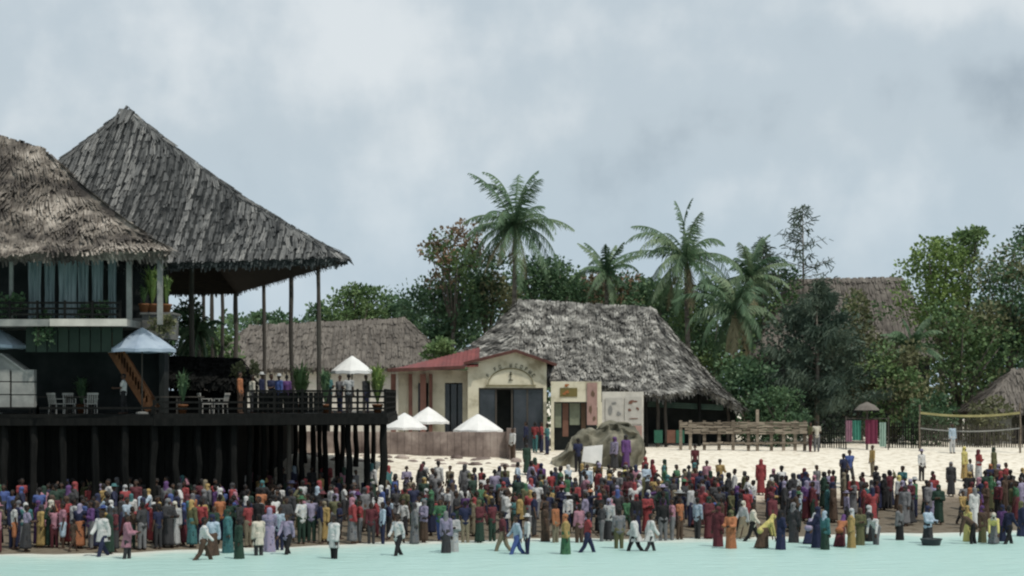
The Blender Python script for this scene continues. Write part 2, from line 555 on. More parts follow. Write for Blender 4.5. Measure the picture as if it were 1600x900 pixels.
# ------------------------------------------------------------------ thatch
def thatch_face(strips, base, A, B, C, D_, pitch=0.36, row=0.45, sag=0.0, ragged=0.5, thick=0.35, colvar=0.35, fringe=True, dens=1.0, wfac=1.0):
    """A,B: eave left / right; C,D_: top right / left.  strips: MB of thatch bundles, base: MB of the slab"""
    A, B, C, D_ = Vector(A), Vector(B), Vector(C), Vector(D_)
    e0 = (B - A).normalized()
    nrm = (B - A).cross(((C + D_) / 2 - (A + B) / 2)).normalized()
    if nrm.y > 0 and nrm.z < 0:
        nrm = -nrm
    if nrm.z < 0:
        nrm = -nrm

    def P(u, v):
        p = lerp(lerp(A, B, u), lerp(D_, C, u), v)
        q = Vector(p)
        q.z -= sag * 4 * v * (1 - v)
        return q
    N = 10
    top = [[P(i / N, j / N) for i in range(N + 1)] for j in range(N + 1)]
    vs = [p for r in top for p in r] + [p - nrm * thick for r in top for p in r]
    k = (N + 1) ** 2
    fs, fb = [], []
    for j in range(N):
        for i in range(N):
            a = j * (N + 1) + i
            fs.append((a, a + 1, a + N + 2, a + N + 1))
            fb.append((k + a + N + 1, k + a + N + 2, k + a + 1, k + a))
    for i in range(N):
        fs.append((i, k + i, k + i + 1, i + 1))
        a = N * (N + 1) + i
        fs.append((a, a + 1, k + a + 1, k + a))
        a = i * (N + 1)
        fs.append((a, a + N + 1, k + a + N + 1, k + a))
        a = i * (N + 1) + N
        fs.append((a, k + a, k + a + N + 1, a + N + 1))
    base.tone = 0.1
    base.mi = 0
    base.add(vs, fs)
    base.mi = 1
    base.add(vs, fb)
    base.mi = 0
    slope = ((C + D_) / 2 - (A + B) / 2).length
    nrows = max(3, int(slope / row))
    colt = {}
    for j in range(-1, nrows):
        v = max(0.0, j / nrows)
        L_, R_ = lerp(A, D_, v), lerp(B, C, v)
        sL, sR = (L_ - A).dot(e0), (R_ - A).dot(e0)
        wd = sR - sL
        if wd < 0.05:
            continue
        rt = random.uniform(-0.06, 0.06)
        for c in range(int(math.floor(sL / pitch)), int(math.ceil(sR / pitch)) + 1):
            if random.random() > dens:
                continue
            s = c * pitch + random.uniform(-0.06, 0.06) * pitch * (1 + ragged)
            if s < sL - 0.1 or s > sR + 0.1:
                continue
            u = min(1, max(0, (s - sL) / wd))
            ct = colt.setdefault(c, random.uniform(-1, 1))
            tone = 0.5 + rt + colvar * 0.4 * ct + random.gauss(0, 0.10 + 0.05 * ragged)
            w = pitch * random.uniform(0.58, 0.9) * wfac
            b0 = v - random.uniform(0.0, 0.35 + ragged * 0.5) / nrows
            t0 = min(1.0, v + random.uniform(1.2, 1.7) / nrows)
            b0 = max(b0, -0.04)
            Lt, Rt = lerp(A, D_, t0), lerp(B, C, t0)
            wt_ = (Rt - Lt).dot(e0)
            ut = min(1.0, max(0.0, (s - (Lt - A).dot(e0)) / wt_)) if wt_ > 0.05 else 0.5
            pb, pt = P(u, b0), P(ut, t0)
            if t0 >= 1.0 and (C - D_).length < 0.5:
                pt = P(ut, min(1, v + 0.6 / nrows))
            lift = random.uniform(0.05, 0.13 + 0.12 * ragged)
            tw = random.uniform(-0.05, 0.05) * (1 + 2 * ragged)
            strips.tone = tone
            nsl = max(4, int(w / 0.065))
            for q in range(nsl):
                x0 = -w / 2 + w * q / nsl
                x1 = x0 + w / nsl * random.uniform(0.8, 1.25)
                ln_ = pt - pb
                dz = ln_ * random.uniform(-0.22, 0.20) * (0.45 + ragged)
                sh = random.uniform(-0.06, 0.06) * (0.5 + ragged)
                li = lift + random.uniform(-0.04, 0.04)
                strips.tone = tone + random.gauss(0, 0.10)
                strips.quad(pb + e0 * (x0 + tw + sh) + nrm * li + dz, pb + e0 * (x1 + tw + sh) + nrm * (li + random.uniform(-0.03, 0.03)) + dz * random.uniform(0.6, 1.2),
                            pt + e0 * x1 + nrm * 0.03, pt + e0 * x0 + nrm * 0.03)
    if fringe:
        ln = (B - A).length
        k = 0.0
        while k < ln:
            p = P(k / ln, 0.01) - nrm * random.uniform(-0.05, thick)
            l = random.uniform(0.15, 0.32 + 0.12 * ragged)
            dwn = (Vector((0, 0, -1)) - ((C + D_) / 2 - (A + B) / 2).normalized() * 0.9).normalized() * l
            strips.tone = random.gauss(0.36, 0.16)
            w = random.uniform(0.03, 0.07)
            strips.quad(p + e0 * w, p - e0 * w, p - e0 * w * 0.5 + dwn, p + e0 * w * 0.6 + dwn * random.uniform(0.7, 1.1))
            k += random.uniform(0.02, 0.06)
    return P


def ridge_cap(strips, a, b, w=0.5, step=0.22, tone=0.55, droop=0.5, sag=0.0):
    """bundles bent over a ridge or hip line"""
    a, b = Vector(a), Vector(b)
    d = (b - a)
    ln = d.length
    d.normalize()
    s = d.cross(Vector((0, 0, 1))).normalized()
    k = 0.0
    while k < ln:
        p = a + d * k
        p.z -= sag * 4 * (k / ln) * (1 - k / ln) + 0.04
        strips.tone = random.gauss(tone, 0.18)
        h = random.uniform(0.08, 0.2)
        w1 = w * random.uniform(0.7, 1.2)
        q = d * random.uniform(0.12, 0.2)
        up = Vector((0, 0, h))
        dn = Vector((0, 0, -w1 * droop))
        for z_ in (1, -1):
            for f0 in (-1.0, -0.5, 0.0, 0.5):
                if random.random() < 0.25:
                    continue
                w2 = w1 * random.uniform(0.4, 1.2)
                dn = Vector((0, 0, -w2 * droop))
                strips.tone = random.gauss(tone - 0.06, 0.2)
                strips.quad(p + q * f0 + up, p + q * (f0 + 0.55) + up, p + q * (f0 + 0.5) + s * w2 * z_ + dn, p + q * f0 + s * w2 * z_ + dn)
        k += step * random.uniform(0.7, 1.3)


def roof_object(faces, mat, parent, caps=(), **kw):
    st, ba = MB(), MB()
    for f in faces:
        opts = dict(kw)
        if len(f) > 4:
            opts.update(f[4])
        thatch_face(st, ba, *f[:4], **opts)
    for c in caps:
        ridge_cap(st, *c)
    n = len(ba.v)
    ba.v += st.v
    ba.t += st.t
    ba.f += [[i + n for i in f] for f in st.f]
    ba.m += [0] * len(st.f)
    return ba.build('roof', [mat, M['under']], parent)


def ragged_pole(mb, a, b, r, n=7):
    a, b = Vector(a), Vector(b)
    pts = [lerp(a, b, k / 5) + Vector((random.uniform(-1, 1), random.uniform(-1, 1), 0)) * r * 0.35 * (0 < k < 5) for k in range(6)]
    mb.tone = random.random()
    mb.tube(pts, [r * random.uniform(0.85, 1.1) * (1.08 - 0.15 * k / 5) for k in range(6)], n)


# ------------------------------------------------------------------ big pavilion
DECKZ = 5.25
APEX = at(199, 170, 97)
E_R = at(542, 403, 87.5)
E_N = at(385, 417, 88)
E_L = at(-185, 422, 90)
E_FL = at(-110, 458, 108)
E_F = at(376, 451, 106)
pav = thing('thatched_pavilion', 'tall open pavilion with pointed grey thatch roof on slender poles', 'pavilion', (APEX.x, APEX.y, DECKZ))
top = APEX
L1 = (0.28, 0.0)


def near_top(e):
    return lerp(APEX, e, 0.02)


roof_object([(E_L, E_R, near_top(E_R), near_top(E_L), dict(sag=0.45)),
             (E_R, E_F, near_top(E_F), near_top(E_R)), (E_F, E_FL, near_top(E_FL), near_top(E_F)), (E_FL, E_L, near_top(E_L), near_top(E_FL))],
            M['thatch_grey'], pav, caps=[(E_R, APEX, 0.30, 0.2, 0.42, 0.7, 0.47), (E_L, APEX, 0.30, 0.2, 0.42, 0.7, 0.47), (lerp(APEX, E_L, 0.02), lerp(APEX, E_R, 0.03), 0.6, 0.1, 0.6, 0.8)],
            pitch=0.37, row=0.5, sag=0.5, ragged=0.14, thick=0.4, colvar=0.55, wfac=0.84)
for px, D, r in ((497, 91.7, 0.11), (455, 96.2, 0.115), (412, 101.2, 0.105), (368, 106, 0.13), (347, 107.5, 0.12), (331, 108, 0.12), (318, 110, 0.11), (300, 93.5, 0.13), (240, 94.5, 0.13)):
    mb = MB()
    p = at(px, 600, D)
    # reach up to the underside of the roof
    zt = EYE + 6.15 - 0.25 + (0.5 if D < 106 else 0.25)
    ragged_pole(mb, (p.x + 0.05, D, DECKZ), (p.x, D, zt), r)
    mb.build('pole', M['pole_wood'], pav)

# ------------------------------------------------------------------ deck on stilts
deck = thing('timber_deck', 'dark timber terrace on tall stilts above the beach', 'deck', (-12, 95, 0.6))
DX1 = xz(604, 88)
mb = MB()
DKP = [(-40, 84.0), (xz(240, 84.5), 84.5), (DX1, 88.0), (DX1 - 0.6, 106), (-14, 113), (-40, 113)]
n = len(DKP)
mb.add([(x, y, DECKZ) for x, y in DKP] + [(x, y, DECKZ - 0.28) for x, y in DKP],
       [tuple(range(n)), tuple(range(2 * n - 1, n - 1, -1))] + [(i, i + n, (i + 1) % n + n, (i + 1) % n) for i in range(n)])
mb.build('floor', M['dark_shaded_wood'], deck)
mb = MB()
for (xa, ya), (xb, yb) in ((DKP[0], DKP[1]), (DKP[1], DKP[2]), (DKP[2], DKP[3])):
    mb.bar((xa, ya - 0.08, DECKZ - 0.35), (xb, yb - 0.08, DECKZ - 0.33), 0.12, 0.32)
mb.build('edge_beam', M['dark_shaded_wood'], deck)
# joists under the right end
mb = MB()
for k in range(12):
    y = 88.5 + k * 1.5
    mb.bar((-16, y, DECKZ - 0.45), (DX1 - 0.1 - 0.033 * (y - 88), y, DECKZ - 0.45), 0.12, 0.22)
mb.build('joists', M['dark_shaded_wood'], deck)
# stilts
for px, D, r in ((388, 88, .14), (400, 91, .12), (412, 89, .13), (424, 94, .12), (437, 90, .13), (452, 88.2, .10), (472, 90, .13), (490, 93, .13),
                 (509, 91, .13), (527, 92, .13), (545, 89.2, .16), (572, 90, .15), (598, 88.4, .17), (462, 97, .13), (500, 98, .13), (536, 98.5, .13), (583, 97, .13),
                 (406, 98, .13), (394, 103, .13), (430, 104, .14), (476, 105, .13), (556, 104, .14)):
    mb = MB()
    x = xz(px, D)
    ragged_pole(mb, (x, D, ground(x, D) - 0.4), (x + random.uniform(-0.05, 0.05), D, DECKZ - 0.25), r)
    mb.build('stilt', M['pole_wood'] if px == 452 else M['dark_shaded_wood'], deck)
for px, D in ((6, 84.6), (52, 84.6), (98, 84.6), (148, 84.6), (196, 84.6), (240, 84.9), (275, 85.2), (310, 85.6), (340, 86), (366, 86.2)):
    mb = MB()
    x = xz(px, D)
    ragged_pole(mb, (x, D, ground(x, D) - 0.4), (x, D, DECKZ - 0.3), 0.17)
    mb.build('stilt', M['dark_shaded_wood'], deck)
# boarded wall closing the space under the restaurant
mb = MB()
x = -40.0
xe = xz(368, 87.5)
while x < xe:
    mb.tone = random.random()
    w = random.uniform(0.22, 0.34)
    y = 87.4 + random.uniform(0, 0.06)
    mb.box((x, y, ground(x, 87.5) - 0.3), (min(x + w - 0.012, xe), y + 0.06, DECKZ - 0.281))
    x += w
mb.box((-40, 87.62, -0.5), (xe, 87.8, DECKZ - 0.283))  # backing sheet added behind the boards to block light through their gaps
mb.box((xe - 0.1, 87.82, 0.2), (xe, 111, DECKZ - 0.3))
mb.build('board_wall', M['dark_shaded_wood'], deck)


def railing(parent, pts, h=1.0, posts=1.6, rails=3, mat='dark_shaded_wood', zt=DECKZ):
    mb = MB()
    for (xa, ya), (xb, yb) in zip(pts, pts[1:]):
        for r in range(rails):
            z = zt + h * (r + 1) / rails - 0.04
            mb.bar((xa, ya, z), (xb, yb, z), 0.07, 0.09)
        ln = math.hypot(xb - xa, yb - ya)
        k = max(1, int(ln / posts))
        for i in range(k + 1):
            x, y = lerp(xa, xb, i / k), lerp(ya, yb, i / k)
            mb.box((x - 0.05, y - 0.05, zt), (x + 0.05, y + 0.05, zt + h + 0.06))
    return mb.build('railing', M[mat], parent)


railing(deck, [(xz(384, 86.1), 86.25), (DX1 - 0.08, 88.05)], 1.05, 1.1, 4)
railing(deck, [(xz(240, 84.5), 84.55), (xz(382, 86.1), 86.2)], 0.55, 1.9, 2)
railing(deck, [(DX1 - 0.08, 88.2), (DX1 - 0.66, 105.5)], 1.05, 1.6, 4)
railing(deck, [(-26, 84.1), (xz(60, 84.2), 84.1), (xz(238, 84.5), 84.5)], 0.3, 2.6, 1)
# solid boarded panel of the railing in the middle
mb = MB()
xa, xb = xz(395, 86.4), xz(505, 87.1)
for k in range(14):
    mb.tone = random.random()
    x0, x1 = lerp(xa, xb, k / 14), lerp(xa, xb, (k + 0.93) / 14)
    y = lerp(86.55, 87.28, k / 14)
    mb.box((x0, y, DECKZ + 0.04), (x1, y + 0.04, DECKZ + 0.95))
mb.build('board_panel', M['dark_shaded_wood'], deck)

# ------------------------------------------------------------------ restaurant building at the left
rest = thing('restaurant_building', 'two storey restaurant with shaggy brown thatch roof and draped upper balcony', 'building', (-22, 88, DECKZ))
RF = 83.0
eL, eR = at(-160, 398, RF), at(262, 392, RF + 0.5)
rT, rTL = at(64, 233, 90.5), at(-200, 158, 90.5)
bk = at(175, 412, 97)
bkl = at(-160, 412, 97)
roof_object([(eL, eR, rT, rTL, dict(sag=0.5)), (eR, bk, lerp(rT, bk, 0.03), rT, dict(sag=0.2)), (bk, bkl, rTL, rT)],
            M['thatch_brown'], rest, caps=[(eR, rT, 0.3, 0.2, 0.45, 0.6, 0.35), (rT, rTL, 0.45, 0.2, 0.6, 0.5)],
            pitch=0.55, row=0.6, ragged=1.0, thick=0.45, colvar=0.2, wfac=1.3)
# upper floor slab and ceiling, back wall
zs = zz(508, 84)
mb = MB()
mb.box((-40, 83.8, zs - 0.05), (xz(200, 84), 92, zs + 0.25))
mb.build('balcony_slab', M['grey_plaster'], rest)
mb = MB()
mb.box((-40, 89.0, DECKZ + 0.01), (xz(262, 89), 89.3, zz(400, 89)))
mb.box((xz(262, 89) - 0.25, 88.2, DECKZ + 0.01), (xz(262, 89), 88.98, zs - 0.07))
mb.build('back_wall', M['shade_dark'], rest)
mb = MB()
mb.box((xz(80, 84), 83.72, zs - 0.05), (xz(200, 84), 83.79, zs + 0.26))
mb.build('slab_edge', M['white_plaster'], rest)
# fascia below the slab
mb = MB()
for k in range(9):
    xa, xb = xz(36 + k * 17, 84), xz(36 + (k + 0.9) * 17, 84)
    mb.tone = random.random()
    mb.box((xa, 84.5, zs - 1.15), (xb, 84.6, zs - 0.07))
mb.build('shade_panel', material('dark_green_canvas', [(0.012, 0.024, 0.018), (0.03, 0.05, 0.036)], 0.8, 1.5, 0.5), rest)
# posts and drapes of the upper floor
for px, w, kind in ((18, 0.16, 'p'), (52, 0.62, 'd'), (76, 0.5, 'd'), (104, 0.85, 'd'), (128, 0.5, 'd'), (151, 0.55, 'd'), (174, 0.36, 'd'), (202, 0.22, 'p'), (250, 0.22, 'p')):
    x = xz(px, 85)
    zt = zz(402, 85)
    mb = MB()
    if kind == 'p':
        mb.box((x - w / 2, 84.9, zs + 0.26 - (0.0 if px < 200 else 0.2)), (x + w / 2, 84.9 + w, zt))
        mb.build('post', M['grey_plaster'], rest)
    else:
        nn = 12
        vs = []
        for i in range(nn + 1):
            u = i / nn
            for z, sc in ((zt, 1.0), (lerp(zt, zs, 0.5), 0.86), (zs + 0.27, 0.95)):
                vs.append((x + (u - 0.5) * w * sc, 85.2 + 0.06 * math.sin(u * 17 + px), z))
        fs = [(i * 3 + j, (i + 1) * 3 + j, (i + 1) * 3 + j + 1, i * 3 + j + 1) for i in range(nn) for j in range(2)]
        b2 = [(a[0], a[1] + 0.03, a[2]) for a in vs]
        mb.add(vs, fs)
        mb.add(b2, fs)
        mb.build('drape', M['drape'], rest)
railing(rest, [(-30, 83.95), (xz(188, 84), 83.95)], 0.75, 1.1, 3, 'dark_shaded_wood', zs + 0.25)
# parapet corner at the right with planter ledge
mb = MB()
zp0, zp1 = zz(530, 86.8), zz(488, 86.8)
mb.box((xz(222, 86.8), 86.8, zp0), (xz(268, 86.8), 88.6, zp1 - 0.1))
mb.box((xz(219, 86.8), 86.7, zp1 - 0.1), (xz(271, 86.8), 88.7, zp1))
mb.box((xz(186, 86.8), 86.85, zz(512, 86.8)), (xz(222, 86.8) - 0.01, 88.0, zz(497, 86.8)))
mb.build('parapet', material('weathered_plaster', [(0.09, 0.092, 0.088), (0.19, 0.19, 0.18)], 0.9, 1.2), rest)

# ------------------------------------------------------------------ foliage helpers
def leaf_cloud(mb, c, rad, n, size, squash=(1, 1, 1), droop=0.0, tone_c=None, hollow=0.35):
    """n leaf sized quads in a lumpy ball around c"""
    c = Vector(c)
    tc_ = random.gauss(0.5, 0.17) if tone_c is None else tone_c
    for _ in range(n):
        d = Vector((random.gauss(0, 1), random.gauss(0, 1), random.gauss(0, 1))).normalized()
        r = rad * (hollow + (1 - hollow) * random.random() ** 0.6) * (1 + 0.35 * noise.noise(d * 1.7 + c))
        p = c + Vector((d.x * squash[0], d.y * squash[1], d.z * squash[2])) * r
        a = (d + Vector((random.gauss(0, .6), random.gauss(0, .6), random.gauss(0, .6) - droop))).normalized()
        b = a.cross(Vector((random.gauss(0, 1), random.gauss(0, 1), random.gauss(0, 1)))).normalized()
        l = size * random.uniform(0.6, 1.4)
        w = l * random.uniform(0.28, 0.45)
        mb.tone = tc_ + random.gauss(0, 0.15)
        mb.quad(p, p + a * l * 0.5 + b * w, p + a * l, p + a * l * 0.5 - b * w)


def broad_tree(name, px, ytop, half, ybot, D, mat, label, n=2600, size=0.34, clumps=26, cat='tree', airy=0.0, mat2=None, shape=1.0, trunkless=False):
    size *= 0.74
    n = int(n * 1.75)
    x = xz(px, D)
    g = ground(x, D)
    zt, zb = zz(ytop, D), max(g + 0.25, zz(ybot, D))
    hw = half / F * D
    root = thing(name, label, cat, (x, D, g))
    cm, tm = MB(), MB()
    H = zt - zb
    centers = []
    for k in range(clumps):
        for _ in range(30):
            h = random.random()
            rr = math.sin(math.pi * (0.12 + 0.80 * h)) ** 0.7
            if shape != 1.0:
                rr = (1 - h) ** shape + 0.1
            a = random.uniform(0, 2 * math.pi)
            q = random.random() ** 0.5
            c = Vector((x + math.cos(a) * rr * hw * q * 0.86, D + math.sin(a) * rr * hw * q * 0.7, zb + H * (0.06 + 0.88 * h)))
            if all((c - o).length > hw * 0.22 for o in centers):
                break
        centers.append(c)
    rc = max(0.5, (hw * H) ** 0.5 * 0.36)
    for i, c in enumerate(centers):
        r = rc * random.uniform(0.55, 1.15) * (1 - 0.25 * airy)
        r = min(r, (zt - c.z) + 0.25 * r + 0.2)
        cm.mi = 1 if (mat2 and random.random() < 0.4) else 0
        leaf_cloud(cm, c, max(r, 0.35), n // clumps, size, (1.1, 1.0, 0.72), hollow=0.2 + 0.3 * airy)
    # trunk and limbs
    fork = g + (zb - g) * 0.7 + H * 0.12
    lean = random.uniform(-0.3, 0.3)
    tr = max(0.10, hw * 0.055)
    tm.tube([(x - lean, D, g - 0.3), (x - lean * 0.5, D, lerp(g, fork, 0.5)), (x, D, fork)], [tr * 1.35, tr * 1.05, tr], 8)
    for c in random.sample(centers, min(11, len(centers))):
        mid = lerp(Vector((x, D, fork)), c, 0.5) + Vector((0, 0, H * 0.06))
        tm.tube([(x, D, fork - 0.15), mid, c], [tr * 0.6, tr * 0.38, tr * 0.14], 5)
    tm.build('trunk', M['bark'], root, True)
    cm.build('crown', [M[mat], M[mat2 or mat]], root)
    return root


def palm(px, ytop, yc, D, rad, label, fronds=24, lean=0.6, dry=3, mat='frond', droop=1.0):
    x = xz(px, D)
    g = ground(x, D)
    zc = zz(yc, D)
    root = thing('palm_tree', label, 'palm tree', (x - lean, D, g), 'coconut palms behind the beach')
    tm, cm = MB(), MB()
    pts = []
    for k in range(9):
        t = k / 8
        pts.append(Vector((x - lean * (1 - t) ** 2, D, lerp(g - 0.3, zc, t))))
    tm.tube(pts, [0.22 - 0.09 * k / 8 for k in range(9)], 8)
    for k in range(1, 24):
        t = k / 24
        p = Vector((x - lean * (1 - t) ** 2, D, lerp(g, zc, t)))
        tm.tube([p, p + Vector((0, 0, 0.06))], 0.235 - 0.09 * t, 8)
    tm.build('trunk', M['bark'], root, True)
    c = Vector((x, D, zc))
    R_ = rad / F * D
    for k in range(fronds):
        az = k * 2.39996 + random.uniform(-0.6, 0.6)
        curl = random.uniform(0.6, 1.6)
        q = (k + 0.5) / fronds
        el = R(lerp(88, -50, q ** 0.95) + random.uniform(-16, 16))
        ln = R_ * random.uniform(0.85, 1.35) * (0.85 + 0.25 * math.cos(el))
        isdry = k >= fronds - dry
        cm.mi = 1 if isdry else 0
        if isdry:
            el = R(random.uniform(-65, -40))
            ln *= 0.8
        h = Vector((math.cos(az), math.sin(az), 0))
        n = 16
        pts = []
        p = Vector(c)
        ang = el
        for i in range(n + 1):
            pts.append(Vector(p))
            d = h * math.cos(ang) + Vector((0, 0, math.sin(ang)))
            p = p + d * (ln / n)
            ang -= R(3.6 * droop * curl) * (0.5 + 1.2 * i / n) * (0.4 + abs(math.cos(ang)))
            ang = max(ang, R(-86))
        t0 = random.gauss(0.5, 0.16)
        cm.tone = t0 + 0.15
        cm.tube(pts, [0.045 * (1 - 0.8 * i / n) for i in range(n + 1)], 4)
        side = h.cross(Vector((0, 0, 1))).normalized()
        side = (side + Vector((0, 0, random.uniform(-0.25, 0.25)))).normalized()
        for i in range(2, n * 3 + 1):
            f = i / (n * 3)
            j = min(int(f * n), n - 1)
            pp = lerp(pts[j], pts[j + 1], f * n - j)
            d = (pts[j + 1] - pts[j]).normalized()
            ll = R_ * 0.23 * (math.sin(math.pi * min(1, 0.16 + 0.80 * f)) ** 0.7) * random.uniform(0.8, 1.15)
            for sgn in (-1, 1):
                dd = (side * sgn * 0.75 + d * random.uniform(0.4, 0.8) + Vector((0, 0, -0.35 - 0.6 * random.random()))).normalized()
                if random.random() < 0.12:
                    continue
                tip = pp + dd * ll + Vector((0, 0, -0.12 * ll))
                wv = d * 0.045
                cm.tone = t0 + random.gauss(0, 0.12)
                cm.quad(pp - wv, pp + wv, lerp(pp, tip, 0.55) + wv * 1.2, tip)
    # nuts
    nm = MB()
    for k in range(7):
        a = random.uniform(0, 6.28)
        o = c + Vector((math.cos(a) * 0.28, math.sin(a) * 0.28, -0.3 - 0.15 * random.random()))
        nm.lathe(o, [(0.02, -0.13), (0.09, -0.08), (0.115, 0), (0.08, 0.09), (0.02, 0.13)], 8)
    nm.build('coconuts', M['leaf_olive'], root, True)
    cm.build('crown', [M[mat], M['frond_dry']], root)
    return root


def casuarina(name, px, ytop, half, ybot, D, label, n=700, mat='leaf_needle', sparse=1.0):
    """feathery tree of drooping needle sprays"""
    x = xz(px, D)
    g = ground(x, D)
    zt, zb = zz(ytop, D), max(zz(ybot, D), g + 0.2)
    hw = half / F * D
    root = thing(name, label, 'tree', (x, D, g))
    tm, cm = MB(), MB()
    tm.tube([(x, D, g - 0.3), (x + 0.1, D, lerp(g, zt, 0.5)), (x, D, zt)], [0.2, 0.12, 0.02], 7)
    nb = int(46 * sparse)
    for b in range(nb):
        t = (b + random.random()) / nb
        z0 = lerp(zb, zt, t)
        ln = hw * ((1 - t) ** 0.75 + 0.08) * random.uniform(0.55, 1.15)
        a = random.uniform(0, 6.28)
        h = Vector((math.cos(a), math.sin(a), 0))
        s = Vector((x, D, z0))
        e_ = s + h * ln + Vector((0, 0, ln * random.uniform(0.15, 0.55)))
        tm.tube([s, e_], [0.035, 0.01], 4)
        tn = random.gauss(0.5, 0.18)
        for k in range(int(n / 46)):
            f = random.uniform(0.2, 1.0)
            p = lerp(s, e_, f) + Vector((random.gauss(0, .14), random.gauss(0, .14), random.gauss(0, .12)))
            d = (h * random.uniform(0.1, 0.6) + Vector((random.gauss(0, .35), random.gauss(0, .35), random.uniform(-0.9, 0.3)))).normalized()
            l = random.uniform(0.3, 0.7)
            w = d.cross(Vector((0.3, 1, 0.2))).normalized() * random.uniform(0.02, 0.05)
            cm.tone = tn + random.gauss(0, 0.12)
            cm.quad(p - w, p + w, p + d * l + w * 0.6, p + d * l - w * 0.6)
    tm.build('trunk', M['bark'], root, True)
    cm.build('crown', M[mat], root)
    return root


# ------------------------------------------------------------------ parasols
def parasol(px, ytop, ybot, width_px, D, zbase, label, mat='canvas', tilt=0.0, group='parasols'):
    x = xz(px, D)
    r = width_px / 2 / F * D
    zt, zb = zz(ytop, D), zz(ybot, D)
    root = thing('parasol', label, 'parasol', (x, D, zbase), group)
    mb = MB()
    n = 8
    rings = []
    for j, (f, zf) in enumerate(((0.03, 1.0), (0.35, 0.71), (0.7, 0.34), (1.0, 0.0))):
        for k in range(n * 2):
            a = 2 * math.pi * k / (n * 2)
            rr = r * f * (1.0 if k % 2 == 0 else 0.93)
            z = zb + (zt - zb) * zf - (0.0 if k % 2 == 0 else -0.03 * f)
            rings.append(Vector((x + rr * math.cos(a), D + rr * math.sin(a), z)))
    m_ = n * 2
    fs = [(j * m_ + k, j * m_ + (k + 1) % m_, (j + 1) * m_ + (k + 1) % m_, (j + 1) * m_ + k) for j in range(3) for k in range(m_)]
    fs.append(tuple(range(m_)))
    mb.add(rings, fs)
    low = [p - Vector((0, 0, 0.14)) for p in rings[3 * m_:]]
    mb.add(rings[3 * m_:] + low, [(k, (k + 1) % m_, (k + 1) % m_ + m_, k + m_) for k in range(m_)])
    mb.build('canopy', M[mat], root)
    mb = MB()
    mb.tube([(x, D, zbase), (x, D, zt + 0.04)], 0.03, 8)
    for k in range(n):
        a = 2 * math.pi * k / n
        mb.tube([(x, D, zb + (zt - zb) * 0.1), (x + r * 0.55 * math.cos(a), D + r * 0.55 * math.sin(a), zb + (zt - zb) * 0.38)], 0.012, 4)
    mb.build('pole', M['pole_wood'], root)
    mb = MB()
    mb.lathe((x, D, zbase), [(0.28, 0.0), (0.28, 0.06), (0.1, 0.1)], 12)
    mb.build('base', M['grey_plaster'], root)
    return root


parasol(222, 512, 546, 106, 85.2, DECKZ, 'pale blue parasol on the dark deck below the balcony corner', 'blue_canvas')
parasol(-6, 512, 540, 96, 85.6, DECKZ, 'grey green parasol cut by the left frame edge on the deck', 'blue_canvas')
parasol(550, 556, 580, 66, 93, DECKZ, 'small white parasol on the right end of the stilt deck')
TERZ = ground(xz(700, 114), 114)
parasol(632, 645, 668, 70, 112.8, TERZ, 'leftmost white parasol behind the low stone wall beside stilts')
parasol(669, 636, 659, 66, 115.2, TERZ, 'white parasol behind the stone wall, rear one of the overlapping pair')
parasol(747, 647, 672, 78, 113.2, TERZ, 'broad white parasol behind the stone wall in front of the doorway')

# ------------------------------------------------------------------ small things on the deck
stair = thing('timber_stair', 'reddish brown timber stair slanting down to the dark deck', 'stair', at(200, 640, 85.8))
mb = MB()
a, b = at(176, 546, 85.8), at(236, 640, 85.8)
for s in (0, 1.1):
    mb.tone = 0.5
    mb.bar(a + Vector((0, s, 0)), b + Vector((0, s, 0)), 0.08, 0.5)
mb.build('stringer', M['brown_wood'], stair)
mb = MB()
for k in range(12):
    p = lerp(a, b, (k + 0.5) / 12)
    mb.tone = random.random()
    mb.box((p.x - 0.16, p.y, p.z - 0.03), (p.x + 0.14, p.y + 1.1, p.z + 0.03))
mb.build('treads', M['brown_wood'], stair)
mb = MB()
for k in range(14):
    p = lerp(a, b, (k + 0.2) / 14)
    mb.tone = random.random()
    mb.box((p.x - 0.12, p.y - 0.09, p.z - 0.02), (p.x + 0.08, p.y - 0.05, p.z + 0.72 - 0.02 * k))
mb.bar(a + Vector((0, -0.07, 0.75)), b + Vector((0, -0.07, 0.55)), 0.09, 0.08)
mb.build('balustrade', M['brown_wood'], stair)

booth = thing('serving_booth', 'pale boarded booth with pitched top at the left frame edge', 'booth', at(20, 640, 84.6))
mb = MB()
D = 84.6
for i, (xa, xb, yt, yb) in enumerate(((-30, 16, 575, 636), (18, 54, 576, 636))):
    for k in range(3):
        mb.tone = random.random()
        z0, z1 = zz(lerp(yb, yt, k / 3), D), zz(lerp(yb, yt, (k + 0.92) / 3), D)
        mb.box((xz(xa, D), D + 0.02 * i, max(z0, DECKZ + 0.01)), (xz(xb, D) - 0.03, D + 0.5, z1))
mb.build('board_front', M['grey_plaster'], booth)
mb = MB()
p, q, r = at(-30, 556, D), at(2, 552, D), at(44, 582, D)
for s0, s1 in ((p, q), (q, r)):
    mb.add([s0, s1, s1 + Vector((0, 1.2, 0)), s0 + Vector((0, 1.2, 0)), s0 - Vector((0, 0, .1)), s1 - Vector((0, 0, .1)), s1 + Vector((0, 1.2, -.1)), s0 + Vector((0, 1.2, -.1))],
           [(0, 1, 2, 3), (7, 6, 5, 4), (0, 4, 5, 1), (1, 5, 6, 2), (2, 6, 7, 3), (3, 7, 4, 0)])
mb.add([at(-30, 558, D + .1), at(2, 554, D + .1), at(40, 580, D + .1), at(-30, 580, D + .1)], [(0, 1, 2, 3)])
mb.build('top', M['grey_plaster'], booth)

